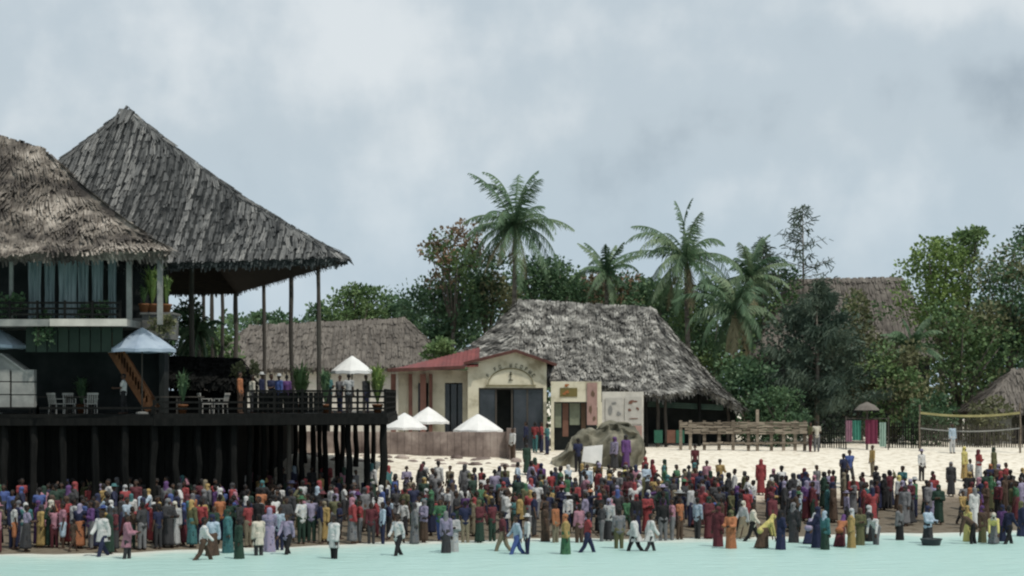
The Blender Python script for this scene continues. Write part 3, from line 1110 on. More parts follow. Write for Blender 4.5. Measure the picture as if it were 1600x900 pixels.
bar_ = thing('deck_bar', 'low dark thatched bar shelter on the deck behind the chairs', 'bar', at(300, 640, 91))
bA, bB = at(228, 592, 89.5), at(402, 604, 89.5)
bC, bD = at(372, 560, 92.5), at(245, 556, 92.5)
roof_object([(bA, bB, bC, bD), (at(402, 604, 95.5), at(228, 600, 95.5), bD, bC)], M['dark_shaded_wood'], bar_, pitch=0.4, row=0.4, ragged=0.6, thick=0.15)
for px, d in ((236, 89.9), (395, 89.9), (236, 95), (395, 95)):
    mb = MB()
    x = xz(px, d)
    mb.tube([(x, d, DECKZ), (x, d, zz(596, d))], 0.07, 7)
    mb.build('post', M['dark_shaded_wood'], bar_)
mb = MB()
mb.box((xz(250, 91), 90.6, DECKZ), (xz(385, 91), 91.1, DECKZ + 1.05))
mb.build('counter', M['dark_shaded_wood'], bar_)


def chair_mesh(parts):
    s, l, b_ = MB(), [], MB()
    s.box((-0.24, -0.24, 0.42), (0.24, 0.24, 0.46))
    for x in (-0.21, 0.21):
        for y in (-0.21, 0.21):
            q = MB()
            q.tube([(x * 1.1, y * 1.1, 0), (x, y, 0.42)], 0.022, 6)
            l.append(q)
    for k in range(5):
        x = -0.2 + 0.1 * k
        b_.bar((x, 0.23, 0.46), (x, 0.33, 0.88), 0.055, 0.025)
    b_.bar((-0.25, 0.335, 0.88), (0.25, 0.335, 0.88), 0.04, 0.09)
    for sx in (-0.25, 0.25):
        b_.bar((sx, 0.25, 0.66), (sx, -0.2, 0.66), 0.05, 0.03)
        b_.bar((sx, -0.2, 0.45), (sx, -0.2, 0.66), 0.04, 0.04)
    return s, l, b_


for i, (px, D, rz, lab) in enumerate(((88, 85.6, 2.6, 'leftmost pale plastic armchair on the dark deck beside the booth'),
                                      (108, 86.4, 0.4, 'pale plastic armchair right of the booth, second from the left'),
                                      (142, 86.0, 3.6, 'pale plastic armchair left of the brown stair foot'),
                                      (322, 87.4, 2.0, 'pale plastic armchair in front of the dark deck bar, left one'),
                                      (345, 87.2, 4.4, 'pale plastic armchair in front of the dark deck bar, right one'))):
    x = xz(px, D)
    if i == 0:
        root = thing('plastic_chair', lab, 'chair', (x, D, DECKZ), 'pale chairs on the deck')
        first = root
        st__, lg__, bk__ = chair_mesh(0)
        for nm, b_ in [('seat', st__), ('backrest', bk__)] + [('leg', l_) for l_ in lg__]:
            o = b_.build(nm, M['plastic'])
            o.parent = root
        kids = list(root.children)
    else:
        root = first.copy()
        COL.objects.link(root)
        root['label'] = lab
        for k in kids:
            c = k.copy()
            COL.objects.link(c)
            c.parent = root
    root.location = (x, D, DECKZ)
    root.rotation_euler.z = rz


def pot_plant(px, ybase, ytop, D, zb, label, mat='leaf_bright', spread=0.6, n=70, name='potted_plant'):
    x = xz(px, D)
    h = zz(ytop, D) - zb
    root = thing(name, label, 'plant', (x, D, zb))
    mb = MB()
    mb.lathe((x, D, zb), [(0.16, 0), (0.24, 0.32), (0.27, 0.34), (0.27, 0.4), (0.2, 0.41)], 12)
    mb.build('pot', M['brown_wood'], root, True)
    cm = MB()
    for k in range(n):
        a = random.uniform(0, 6.28)
        l = h * random.uniform(0.5, 1.0)
        s = spread * random.uniform(0.3, 1.0)
        p0 = Vector((x, D, zb + 0.38))
        p1 = p0 + Vector((math.cos(a) * s * 0.5, math.sin(a) * s * 0.5, l * 0.75))
        p2 = p0 + Vector((math.cos(a) * s, math.sin(a) * s, l * random.uniform(0.6, 0.95)))
        w = Vector((-math.sin(a), math.cos(a), 0)) * random.uniform(0.03, 0.07)
        cm.tone = random.gauss(0.55, 0.2)
        cm.add([p0 - w * .4, p0 + w * .4, p1 + w, p1 - w, p2], [(0, 1, 2, 3), (3, 2, 4)])
    cm.build('leaves', M[mat], root)
    return root


pot_plant(590, 640, 566, 91, DECKZ, 'spiky yellow green potted plant at the deck end beside the small parasol', 'leaf_bright', 0.75, 90)
pot_plant(470, 640, 566, 90.4, DECKZ, 'bushy dark green potted plant behind the deck railing between the poles', 'leaf_mid', 0.9, 120)
zpl = zp1
pot_plant(238, 480, 415, 87.4, zpl, 'tall yellow green plant on the balcony parapet below the brown thatch eave', 'leaf_bright', 0.75, 120)
pot_plant(260, 480, 432, 87.6, zpl, 'small yellow green plant on the right end of the balcony parapet', 'leaf_bright', 0.5, 60)
pot_plant(225, 480, 452, 87.2, zpl, 'low leafy plant on the left end of the balcony parapet', 'leaf_mid', 0.4, 60)

def table(px, D, label, w=1.1):
    x = xz(px, D)
    root = thing('deck_table', label, 'table', (x, D, DECKZ))
    mb = MB()
    mb.box((x - w / 2, D - 0.4, DECKZ + 0.72), (x + w / 2, D + 0.4, DECKZ + 0.77))
    mb.build('tabletop', M['pole_wood'], root)
    for sx in (-1, 1):
        for sy in (-1, 1):
            mb = MB()
            mb.box((x + sx * (w / 2 - 0.08) - 0.03, D + sy * 0.33 - 0.03, DECKZ), (x + sx * (w / 2 - 0.08) + 0.03, D + sy * 0.33 + 0.03, DECKZ + 0.719))
            mb.build('leg', M['pole_wood'], root)


table(124, 86.9, 'dark wooden table among the pale chairs left of the stair')
table(66, 86.6, 'dark wooden table beside the pale booth')
table(262, 86.6, 'dark wooden table right of the stair foot')
table(298, 87.4, 'dark wooden table in front of the deck bar left half')
table(556, 90.4, 'dark wooden table under the small white parasol', 0.9)


def vine(px, ytop, half, drop, D, label, mat='leaf_dark'):
    x = xz(px, D)
    zt = zz(ytop, D)
    hw = half / F * D
    L_ = drop / F * D
    root = thing('hanging_vine', label, 'plant', (x, D, zt))
    cm, tm = MB(), MB()
    for k in range(9):
        a = random.uniform(-1, 1)
        l = L_ * random.uniform(0.4, 1.0)
        p0 = Vector((x + a * hw, D - random.uniform(0, 0.25), zt + random.uniform(0, 0.3)))
        p1 = p0 + Vector((random.uniform(-.15, .15), -0.12, -l))
        tm.tube([p0, p1], 0.012, 4)
        for q in range(7):
            leaf_cloud(cm, lerp(p0, p1, q / 6), 0.17, 7, 0.16)
    tm.build('stem', M['bark'], root)
    cm.build('leaves', M[mat], root)


vine(62, 498, 20, 40, 84.4, 'dark green vine hanging in the shade below the balcony edge above the booth')
vine(150, 486, 20, 14, 85.0, 'dark green vine on the balcony rail above the green shade panel')
vine(18, 474, 16, 22, 85.0, 'dark green vine on the balcony rail at the left frame edge')
vine(252, 505, 14, 22, 86.4, 'olive vine trailing over the balcony parapet', 'leaf_olive')
vine(384, 578, 20, 20, 90.5, 'dark creeper over the right end of the deck bar roof', 'leaf_olive')
pot_plant(285, 640, 580, 87.0, DECKZ, 'dark leafy potted plant on the deck in front of the bar', 'leaf_dark', 0.6, 90)
pot_plant(128, 640, 590, 88.2, DECKZ, 'dark leafy potted plant on the deck behind the pale chairs', 'leaf_dark', 0.6, 90)
pot_plant(508, 640, 578, 89.0, DECKZ, 'dark leafy potted plant on the deck left of the small parasol', 'leaf_dark', 0.5, 80)

# ------------------------------------------------------------------ terrace wall
wall = MB()
for (pa, da, pb, db, yt) in ((400, 112, 800, 111, 675),):
    n = 36
    for k in range(n):
        xa, xb = lerp(xz(pa, da), xz(pb, db), k / n), lerp(xz(pa, da), xz(pb, db), (k + 1) / n)
        y = lerp(da, db, k / n)
        g = ground(xa, y)
        top = zz(yt, 111.5) + 0.03 * random.random()
        wall.box((xa, y, g - 0.3), (xb - 0.004, y + 0.4, top))
wall.box((xz(797, 111) - 0.2, 110.6, 2.0), (xz(803, 111) + 0.1, 111.4, zz(669, 111)))
tag(wall.build('terrace_wall', M['stone']), 'long low pinkish stone wall on the sand below the white parasols', 'wall')
st_ = MB()
for k in range(46):
    px = random.uniform(470, 815)
    D = random.uniform(106.5, 110.5)
    x = xz(px, D)
    s = random.uniform(0.1, 0.32)
    st_.tone = random.random()
    st_.lathe((x, D, ground(x, D) - 0.05), [(s, 0), (s * 0.95, s * 0.4), (s * 0.4, s * 0.75)], 7, random.uniform(0.8, 1.8), 1)
o = st_.build('stones', M['stone'])
o['kind'] = 'stuff'
o['label'] = 'loose stones strewn on the sand below the stone wall'
o['category'] = 'stones'

# ------------------------------------------------------------------ red roofed house
HD = 117.0
hg = ground(xz(790, HD), HD)
house = thing('cream_house', 'cream house with red roof, arched gable and wide dark doorway', 'house', (xz(790, HD), HD, hg))
gx0, gx1 = xz(740, HD), xz(851, HD)
ztop, zeave, zapex = zz(494 + 70, HD), zz(566, HD), zz(549, HD)
ox0, ox1 = xz(748, HD), xz(849, HD)
oz = zz(606, HD)
mb = MB()
gxm = xz(806, HD)
# gable wall pieces round the opening
mb.box((gx0 - 0.35, HD, hg - 0.3), (ox0, HD + 0.3, zeave))
mb.box((ox1, HD, hg - 0.3), (gx1 + 0.12, HD + 0.3, zeave))
mb.box((ox0 + 0.002, HD + 0.002, oz), (ox1 - 0.002, HD + 0.298, zeave - 0.002))
a, b, c = Vector((gx0 - 0.35, HD, zeave)), Vector((gx1 + 0.12, HD, zeave)), Vector((gxm, HD, zapex))
back = Vector((0, 0.3, 0))
mb.add([a, b, c, a + back, b + back, c + back], [(0, 1, 2), (5, 4, 3), (0, 3, 4, 1), (1, 4, 5, 2), (2, 5, 3, 0)])
# left wing set back
wx0 = xz(622, HD + 1)
mb.box((wx0, HD + 1.2, hg - 0.3), (wx0 + 1.2, HD + 1.45, zz(585, HD)))
mb.box((xz(668, HD), HD + 1.2, hg - 0.3), (xz(694, HD), HD + 1.45, zz(585, HD)))
mb.box((xz(722, HD), HD + 1.2, hg - 0.3), (gx0 - 0.36, HD + 1.45, zz(585, HD)))
mb.box((wx0, HD + 1.22, zz(598, HD)), (gx0 - 0.36, HD + 1.43, zz(578, HD)))
mb.box((wx0, HD + 1.3, hg - 0.3), (gx0 - 0.36, HD + 1.42, hg + 0.8))
mb.build('wall', M['cream'], house)
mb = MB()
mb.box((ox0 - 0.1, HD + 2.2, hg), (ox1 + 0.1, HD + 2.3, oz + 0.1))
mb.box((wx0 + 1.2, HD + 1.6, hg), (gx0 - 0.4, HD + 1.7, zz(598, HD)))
mb.build('interior_shade', M['shade_dark'], house)  # near-black sheets standing in for the shade behind the openings
# doorway frames and glass
mb = MB()
for px in (775, 800, 824):
    mb.box((xz(px, HD) - 0.05, HD + 0.12, hg), (xz(px, HD) + 0.05, HD + 0.2, oz))
mb.box((ox0, HD + 0.11, oz - 0.1), (ox1, HD + 0.21, oz - 0.001))
mb.build('door_frame', M['pole_wood'], house)
mb = MB()
mb.box((xz(801.5, HD) + 0.05, HD + 0.14, hg + 0.1), (ox1 - 0.02, HD + 0.18, oz - 0.11))
mb.box((ox0 + 0.05, HD + 0.14, hg + 0.1), (xz(773.5, HD) - 0.02, HD + 0.18, oz - 0.11))
mb.build('glass_door', M['window'], house)
# reddish posts and shutters of the wing
M['red_paint'] = material('red_brown_paint', [(0.13, 0.06, 0.045), (0.26, 0.13, 0.10)], 0.8, 1.5, 0.4)
for px, w in ((613, 0.3), (640, 0.22), (660, 0.35), (672, 0.2)):
    mb = MB()
    x = xz(px, HD)
    mb.tone = random.random()
    mb.box((x - w / 2, HD + 0.9, hg - 0.2), (x + w / 2, HD + 1.12, zz(584, HD)))
    mb.build('shutter', M['red_paint'], house)
for px in (651, 678, 687, 697, 708, 719):
    mb = MB()
    x = xz(px, HD)
    mb.tone = random.random()
    mb.box((x - 0.17, HD + 1.26, hg + 0.8), (x + 0.17, HD + 1.33, zz(600, HD)))
    mb.build('window', M['window'], house)
# red roof: two slopes
rz0 = zapex + 0.12
rl = [Vector((xz(607, HD), HD - 0.5, zz(574, HD))), Vector((gx0 - 0.5, HD - 0.5, zz(569, HD))), Vector((gxm, HD - 0.45, rz0))]
mb = MB()
mb.tone = 0.5


def slab(mb, p, q, depth, th, rise=0.0):
    p, q = Vector(p), Vector(q)
    d = Vector((0, depth, rise))
    u = Vector((0, 0, th))
    mb.add([p, q, q + d, p + d, p - u, q - u, q + d - u, p + d - u], [(0, 1, 2, 3), (7, 6, 5, 4), (0, 4, 5, 1), (1, 5, 6, 2), (2, 6, 7, 3), (3, 7, 4, 0)])


# wing roof: rises backwards, seen as the red band
for k in range(22):
    mb.tone = random.gauss(0.5, 0.2)
    p, q = lerp(Vector((xz(607, HD), HD - 0.5, zz(576, HD))), Vector((xz(748, HD), HD - 0.5, zz(571, HD))), k / 22), lerp(Vector((xz(607, HD), HD - 0.5, zz(576, HD))), Vector((xz(748, HD), HD - 0.5, zz(571, HD))), (k + 0.94) / 22)
    slab(mb, p, q, 5.5, 0.08, 1.2 * (0.06 + 0.94 * k / 21.0))
# gable slopes
for k in range(16):
    mb.tone = random.gauss(0.5, 0.2)
    y0 = HD - 0.45 + k * 0.5
    lft = Vector((gx0 - 0.55, y0, zeave + 0.02))
    slab(mb, lft, Vector((gxm, y0, rz0)), 0.47, 0.07)
    slab(mb, Vector((gxm, y0, rz0)), Vector((gx1 + 0.7, y0, zeave - 0.08)), 0.47, 0.07)
mb.build('roof', M['red_roof'], house)
mb = MB()
mb.bar(Vector((gx0 - 0.58, HD - 0.47, zeave - 0.1)), Vector((gxm, HD - 0.47, rz0 - 0.1)), 0.05, 0.16)
mb.bar(Vector((gxm, HD - 0.47, rz0 - 0.1)), Vector((gx1 + 0.72, HD - 0.47, zeave - 0.18)), 0.05, 0.16)
mb.bar(Vector((xz(606, HD), HD - 0.52, zz(579, HD))), Vector((gx0 - 0.5, HD - 0.52, zz(574, HD))), 0.05, 0.2)
mb.build('eave_board', M['trim'], house)
# arched moulding and illegible arched lettering with a little emblem
mb = MB()
ac = Vector((xz(798, HD), HD - 0.03, zz(602, HD)))
ra, rb = 1.36, 1.02
prev = None
for k in range(25):
    t = math.pi * k / 24
    p = ac + Vector((math.cos(t) * ra, 0, math.sin(t) * rb))
    if prev is not None:
        mb.bar(prev, p, 0.05, 0.075)
    prev = p
mb.bar(ac + Vector((-1.5, 0, -0.02)), ac + Vector((1.5, 0, -0.02)), 0.07, 0.1)
mb.build('arch_moulding', material('olive_paint', [(0.16, 0.145, 0.08), (0.24, 0.21, 0.13)], 0.8, 3), house)
mb = MB()
random.seed(5)
for k in range(11):
    t = math.pi * (0.84 - 0.68 * k / 10)
    p = ac + Vector((math.cos(t) * (ra + 0.20), -0.02, math.sin(t) * (rb + 0.19)))
    rdir = Vector((math.cos(t) * rb, 0, math.sin(t) * ra)).normalized()
    tdir = Vector((rdir.z, 0, -rdir.x))
    if k in (1, 4):
        continue
    hh = 0.11
    for s in ([-0.06, 0.06] if k % 2 else [-0.05]):
        mb.bar(p + tdir * s - rdir * hh, p + tdir * s + rdir * hh, 0.02, 0.035)
    for s in random.sample([-0.09, 0.0, 0.09], 2):
        mb.bar(p - tdir * 0.06 + rdir * s, p + tdir * 0.06 + rdir * s, 0.02, 0.035)
mb.build('arched_lettering', M['letter'], house)
mb = MB()
p = ac + Vector((0, -0.02, 0.55))
mb.bar(p + Vector((0, 0, -0.24)), p + Vector((0, 0, 0.16)), 0.03, 0.07)
mb.bar(p + Vector((-0.09, 0, 0.1)), p + Vector((0.09, 0, 0.1)), 0.03, 0.06)
mb.bar(p + Vector((-0.13, 0, -0.24)), p + Vector((0.13, 0, -0.24)), 0.03, 0.06)
mb.lathe(p + Vector((0, 0, 0.2)), [(0.02, -0.05), (0.06, 0), (0.02, 0.06)], 8)
mb.build('emblem', M['letter'], house)
random.seed(21)

# ------------------------------------------------------------------ souvenir shop beside it
SD = 116.0
sg = ground(xz(930, SD), SD)
shop = thing('souvenir_shop', 'cream shop front with hanging paintings between red roofed house and open hall', 'shop', (xz(930, SD), SD, sg))
mb = MB()
mb.box((xz(861, SD), SD + 0.3, zz(628, SD)), (xz(940, SD), SD + 0.5, zz(596, SD)))
mb.box((xz(861, SD), SD + 0.3, sg - 0.3), (xz(866, SD), SD + 0.5, zz(628, SD) - .002))
mb.box((xz(934, SD), SD + 0.28, sg - 0.3), (xz(941, SD), SD + 0.5, zz(628, SD) - .002))
mb.build('frame_wall', M['cream'], shop)
mb = MB()
mb.box((xz(941, SD) + .002, SD + 0.3, sg - 0.3), (xz(1006, SD), SD + 0.5, zz(612, SD)))
mb.build('white_wall', M['white_plaster'], shop)
mb = MB()
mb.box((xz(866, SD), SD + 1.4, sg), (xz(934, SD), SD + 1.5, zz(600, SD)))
mb.build('interior_shade', M['shade_dark'], shop)  # near-black sheet in place of the shade inside the shop


def flatcol(name, c, var=0.75, sc=3.0):
    return material(name, [tuple(k * var for k in c), c], 0.8, sc)


PAINT = {k: flatcol('paint_' + k, c) for k, c in dict(orange=(0.36, 0.14, 0.05), olive=(0.16, 0.13, 0.045), rust=(0.17, 0.085, 0.06), sage=(0.19, 0.21, 0.15),
         brown=(0.14, 0.09, 0.06), pink=(0.36, 0.23, 0.20), white=(0.46, 0.44, 0.40), grey=(0.24, 0.24, 0.23), lilac=(0.26, 0.25, 0.33), green=(0.03, 0.12, 0.08)).items()}


def panel(parent, name, px0, py0, px1, py1, D, mat, th=0.04):
    mb = MB()
    mb.box((xz(px0, D), D - th, zz(py1, D)), (xz(px1, D), D, zz(py0, D)))
    return mb.build(name, mat, parent)


def daubs(parent, name, spots, D, mat):
    """flat painted shapes on a picture"""
    spots = [(px + random.uniform(-w, w) * 5, py + random.uniform(-h, h) * 5, w * random.uniform(.25, .6), h * random.uniform(.25, .7)) for (px, py, w, h) in spots for _ in range(3)]
    for (px, py, w, h) in spots:
        mb = MB()
        c = at(px, py, D - random.random() * 0.01)
        n = 10
        vs = [c + Vector((w / 2 * math.cos(2 * math.pi * k / n) * random.uniform(0.8, 1.15), 0, h / 2 * math.sin(2 * math.pi * k / n) * random.uniform(0.8, 1.15))) for k in range(n)]
        vb = [v + Vector((0, 0.012, 0)) for v in vs]
        mb.add(vs + vb, [tuple(range(n))] + [(k, (k + 1) % n, (k + 1) % n + n, k + n) for k in range(n)])
        mb.build(name, mat, parent)


s = panel(shop, 'shop_sign', 875, 606, 902, 620, SD + 0.3, PAINT['olive'])
daubs(s, 'painted_shape', [(887, 612, 0.5, 0.3), (882, 616, 0.3, 0.2), (886, 602, 0.5, 0.25)], SD + 0.24, PAINT['orange'])
panel(shop, 'hanging_cloth', 867, 630, 877, 668, SD + 0.7, PAINT['sage'])
panel(shop, 'hanging_cloth', 879, 630, 888, 682, SD + 0.8, PAINT['rust'])
panel(shop, 'hanging_cloth', 890, 630, 906, 664, SD + 0.75, PAINT['sage'])
panel(shop, 'hanging_cloth', 908, 630, 915, 680, SD + 0.85, PAINT['brown'])
c = panel(shop, 'painted_banner', 917, 598, 933, 664, SD + 0.26, PAINT['pink'])
daubs(c, 'painted_shape', [(926, 615, 0.35, 0.6), (922, 640, 0.3, 0.7), (929, 655, 0.25, 0.4)], SD + 0.2, PAINT['brown'])
c = panel(shop, 'painting', 946, 622, 973, 660, SD + 0.28, PAINT['white'])
daubs(c, 'painted_shape', [(953, 642, 0.35, 0.8), (967, 648, 0.35, 0.55), (960, 630, 0.6, 0.2)], SD + 0.22, PAINT['grey'])
c = panel(shop, 'painting', 976, 620, 1003, 662, SD + 0.28, PAINT['white'])
daubs(c, 'painted_shape', [(989, 628, 0.8, 0.4), (984, 640, 0.35, 0.25), (996, 638, 0.3, 0.25), (990, 654, 0.7, 0.08)], SD + 0.22, PAINT['rust'])
c = panel(shop, 'painting', 979, 665, 1003, 692, SD + 0.28, PAINT['pink'])
daubs(c, 'painted_shape', [(991, 674, 0.6, 0.5), (986, 686, 0.4, 0.35)], SD + 0.22, PAINT['orange'])
panel(shop, 'painting', 984, 694, 1004, 708, SD + 0.28, PAINT['lilac'])

# ------------------------------------------------------------------ rock mound, notice board
def mound():
    D = 109.0
    x0, x1 = xz(862, D), xz(1000, D)
    g = ground(xz(940, D), D) - 0.25
    prof = [(862, 715), (880, 703), (893, 689), (903, 677), (912, 670), (926, 672), (938, 668), (950, 660), (968, 660), (986, 663), (994, 670), (998, 690), (1001, 726)]
    mb = MB()
    nx, ny = 70, 28
    vs = []
    for i in range(nx + 1):
        px = lerp(862, 1001, i / nx)
        h = max(0.02, zz(interp(prof, px), D) - g)
        for j in range(ny + 1):
            a = math.pi * j / ny
            y = D - math.cos(a) * 2.3 * (0.35 + 0.65 * min(1, h / 2.0))
            z = g + h * math.sin(a) ** 0.55
            p = Vector((xz(px, D), y, z))
            p += Vector((0.5 * noise.noise(p * 0.9), 1.3 * noise.noise(p * 0.9 + Vector((7, 0, 0))) + 0.4 * noise.noise(p * 2.6), 0.2 * noise.noise(p * 1.6) + 0.10 * noise.noise(p * 4.0))) * min(1, h)
            vs.append(p)
    fs = [(i * (ny + 1) + j, (i + 1) * (ny + 1) + j, (i + 1) * (ny + 1) + j + 1, i * (ny + 1) + j + 1) for i in range(nx) for j in range(ny)]
    fs.append(tuple(range(ny, -1, -1)))
    fs.append(tuple(nx * (ny + 1) + j for j in range(ny + 1)))
    mb.add(vs, fs)
    tag(mb.build('rock_mound', M['rock'], None, True), 'rounded grey green rock mound on the sand in front of the shop', 'rock')


mound()
nb = thing('notice_board', 'white notice board on two legs in front of the rock mound', 'sign', at(927, 728, 105.6))
mb = MB()
D = 105.6
gz = ground(xz(927, D), D)
mb.add([at(912, 698, D), at(909, 721, D), at(940, 726, D), at(942, 695, D)] + [p + Vector((0, .04, 0)) for p in (at(912, 698, D), at(909, 721, D), at(940, 726, D), at(942, 695, D))],
       [(0, 1, 2, 3), (7, 6, 5, 4), (0, 4, 5, 1), (1, 5, 6, 2), (2, 6, 7, 3), (3, 7, 4, 0)])
mb.build('board', M['sign_white'], nb)
for px in (913, 938):
    mb = MB()
    mb.bar((xz(px, D), D + 0.07, gz - 0.2), (xz(px, D), D + 0.07, zz(702, D)), 0.06, 0.06)
    mb.build('leg', M['pole_wood'], nb)

# ------------------------------------------------------------------ central thatched hall
CD = 121.0
hall = thing('thatched_hall', 'large open hall with mottled pale grey thatch roof and lifted eaves', 'hall', (xz(960, CD), CD + 4, ground(xz(960, CD), CD)))
r0, r1 = at(812, 470, 128.5), at(1018, 482, 128.5)
fl, f1, f2, f3 = at(800, 590, CD), at(935, 604, CD), at(1040, 618, CD), at(1100, 606, CD + 1)
fr = at(1160, 640, CD + 3.0)
bl, br = at(735, 560, 135), at(1150, 640, 136)
ll = at(722, 552, CD + 3)
mid1, mid2 = lerp(r0, r1, 0.62), lerp(r0, r1, 0.995)
roof_object([(ll, fl, lerp(r0, fl, 0.02), r0), (fl, f1, mid1, r0), (f1, f2, r1, mid1), (f2, f3, lerp(r1, f3, 0.05), r1),
             (f3, fr, lerp(r1, fr, 0.06), lerp(r1, f3, 0.04)), (fr, br, lerp(r1, br, 0.05), r1), (br, bl, r0, r1), (bl, ll, lerp(r0, ll, 0.03), r0)],
            M['thatch_pale'], hall, caps=[(r0, r1, 0.6, 0.2, 0.55, 0.5), (r1, f2, 0.45, 0.3, 0.45, 0.25, 0.25), (r1, fr, 0.4, 0.2, 0.6, 0.5, 0.25), (r0, fl, 0.4, 0.25, 0.55, 0.5, 0.25)],
            pitch=0.40, row=0.42, sag=0.25, ragged=0.8, thick=0.35, colvar=0.2, wfac=1.2)
for px, D in ((1010, CD + 1), (1028, CD + 1.2), (1040, CD + 1), (1092, CD + 2), (1138, CD + 4), (1000, 134), (1080, 134)):
    mb = MB()
    x = xz(px, D)
    ragged_pole(mb, (x, D, ground(x, D) - 0.2), (x, D, zz(612 if px < 1130 else 632, D) + (0.35 if D < 130 else 2)), 0.11)
    mb.build('post', M['pole_wood'] if px in (1028, 1040, 1138) else M['dark_shaded_wood'], hall)
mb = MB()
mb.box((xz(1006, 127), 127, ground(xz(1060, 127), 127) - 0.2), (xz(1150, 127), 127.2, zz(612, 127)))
mb.build('back_wall', M['shade_dark'], hall)
mb = MB()
for k in range(3):
    mb.bar(at(1008, 628 + k * 3, CD + 1.4), at(1130, 634 + k * 3, CD + 2.5), 0.05, 0.10)
mb.build('hanging_screen', material('dark_green_net', [(0.02, 0.045, 0.035), (0.05, 0.08, 0.06)], 0.8, 2), hall)
for i, (px, col) in enumerate(((1022, 'green'), (1042, 'rust'), (1056, 'green'))):
    panel(hall, 'seat_cushion', px, 672, px + 13, 692, CD + 0.6, PAINT[col], 0.15)

# ------------------------------------------------------------------ wooden rail fence in front
fence = thing('rail_fence', 'pale wooden rail fence on the sand in front of the hall and trees', 'fence', at(1160, 705, 118))
FD = 118.0
for k, (ya, yb, pa, pb) in enumerate(((659, 668, 1062, 1262), (669, 678, 1070, 1262), (690, 694, 1098, 1262))):
    mb = MB()
    n = 15
    nb_ = 3 if k < 2 else 1
    for i in range(n):
        for q in range(nb_):
            mb.tone = random.random()
            xa, xb = xz(lerp(pa, pb, i / n), FD), xz(lerp(pa, pb, (i + random.uniform(0.9, 1.05)) / n), FD)
            za, zb_ = zz(lerp(yb, ya, q / nb_), FD), zz(lerp(yb, ya, (q + 0.8) / nb_), FD)
            d0, d1 = random.uniform(-0.035, 0.035), random.uniform(-0.035, 0.035)
            yy = FD + random.uniform(0, 0.05)
            mb.bar((xa, yy, (za + zb_) / 2 + d0), (xb, yy, (za + zb_) / 2 + d1), 0.06, zb_ - za)
    mb.build('rail', M['pale_wood'], fence)
for px in (1064, 1079, 1101, 1124, 1146, 1170, 1184, 1206, 1225, 1243, 1258):
    mb = MB()
    x = xz(px, FD)
    mb.tone = random.random()
    mb.box((x - 0.09, FD + 0.1, ground(x, FD) - 0.3), (x + 0.09, FD + 0.26, zz(657 if px != 1184 else 640, FD)))
    mb.build('post', M['pale_wood'], fence)

# ------------------------------------------------------------------ dark stake fences at right
def stake_fence(pa, pb, D, ytop, mat, label, step=0.14):
    mb = MB()
    x, xe = xz(pa, D), xz(pb, D)
    root = thing('stake_fence', label, 'fence', (x, D, ground(x, D)))
    while x < xe:
        mb.tone = random.random()
        r = random.uniform(0.03, 0.05)
        h = zz(ytop, D) + random.uniform(-0.12, 0.12)
        mb.tube([(x, D, ground(x, D) - 0.2), (x + random.uniform(-.03, .03), D, h)], r, 5)
        x += step * random.uniform(0.8, 1.25)
    mb.build('stakes', mat, root)
    mb = MB()
    for f in (0.3, 0.8):
        z = lerp(ground(xz(pa, D), D), zz(ytop, D), f)
        mb.bar((xz(pa, D), D + 0.07, z), (xe, D + 0.07, z), 0.05, 0.06)
    mb.build('rails', mat, root)


stake_fence(1272, 1322, 122, 672, M['dark_shaded_wood'], 'short dark stake fence right of the pale rail fence')
stake_fence(1384, 1440, 122.5, 660, M['dark_shaded_wood'], 'dark stake fence left of the volleyball net post')
stake_fence(1441, 1640, 124, 664, M['pole_wood'], 'long brown stake fence behind the volleyball net')

# ------------------------------------------------------------------ volleyball net
ND = 119.0
net = thing('volleyball_net', 'sagging yellow topped volleyball net between two poles', 'net', at(1515, 700, ND))
for px, yt in ((1437, 632), (1594, 630)):
    mb = MB()
    x = xz(px, ND)
    ragged_pole(mb, (x, ND, ground(x, ND) - 0.3), (x, ND, zz(yt, ND)), 0.06)
    mb.build('pole', M['pale_wood'], net)


def netline(t, y):
    return Vector((xz(lerp(1438, 1593, t), ND), ND - 0.06, zz(y + 5 * 4 * t * (1 - t), ND)))


mb = MB()
for k in range(16):
    mb.bar(netline(k / 16, 645), netline((k + 1) / 16, 645), 0.03, 0.14)
mb.build('top_band', M['yellow_band'], net)
mb = MB()
for k in range(16):
    mb.bar(netline(k / 16, 669), netline((k + 1) / 16, 669), 0.03, 0.07)
mb.build('bottom_band', M['grey_plaster'], net)
mb = MB()
for k in range(70):
    t = k / 69
    mb.tube([netline(t, 646), netline(t, 669)], 0.006, 3, False)
for j in range(8):
    y = 648 + j * 2.8
    mb.tube([netline(k / 16, y) for k in range(17)], 0.006, 3, False)
mb.build('mesh_netting', M['net'], net)

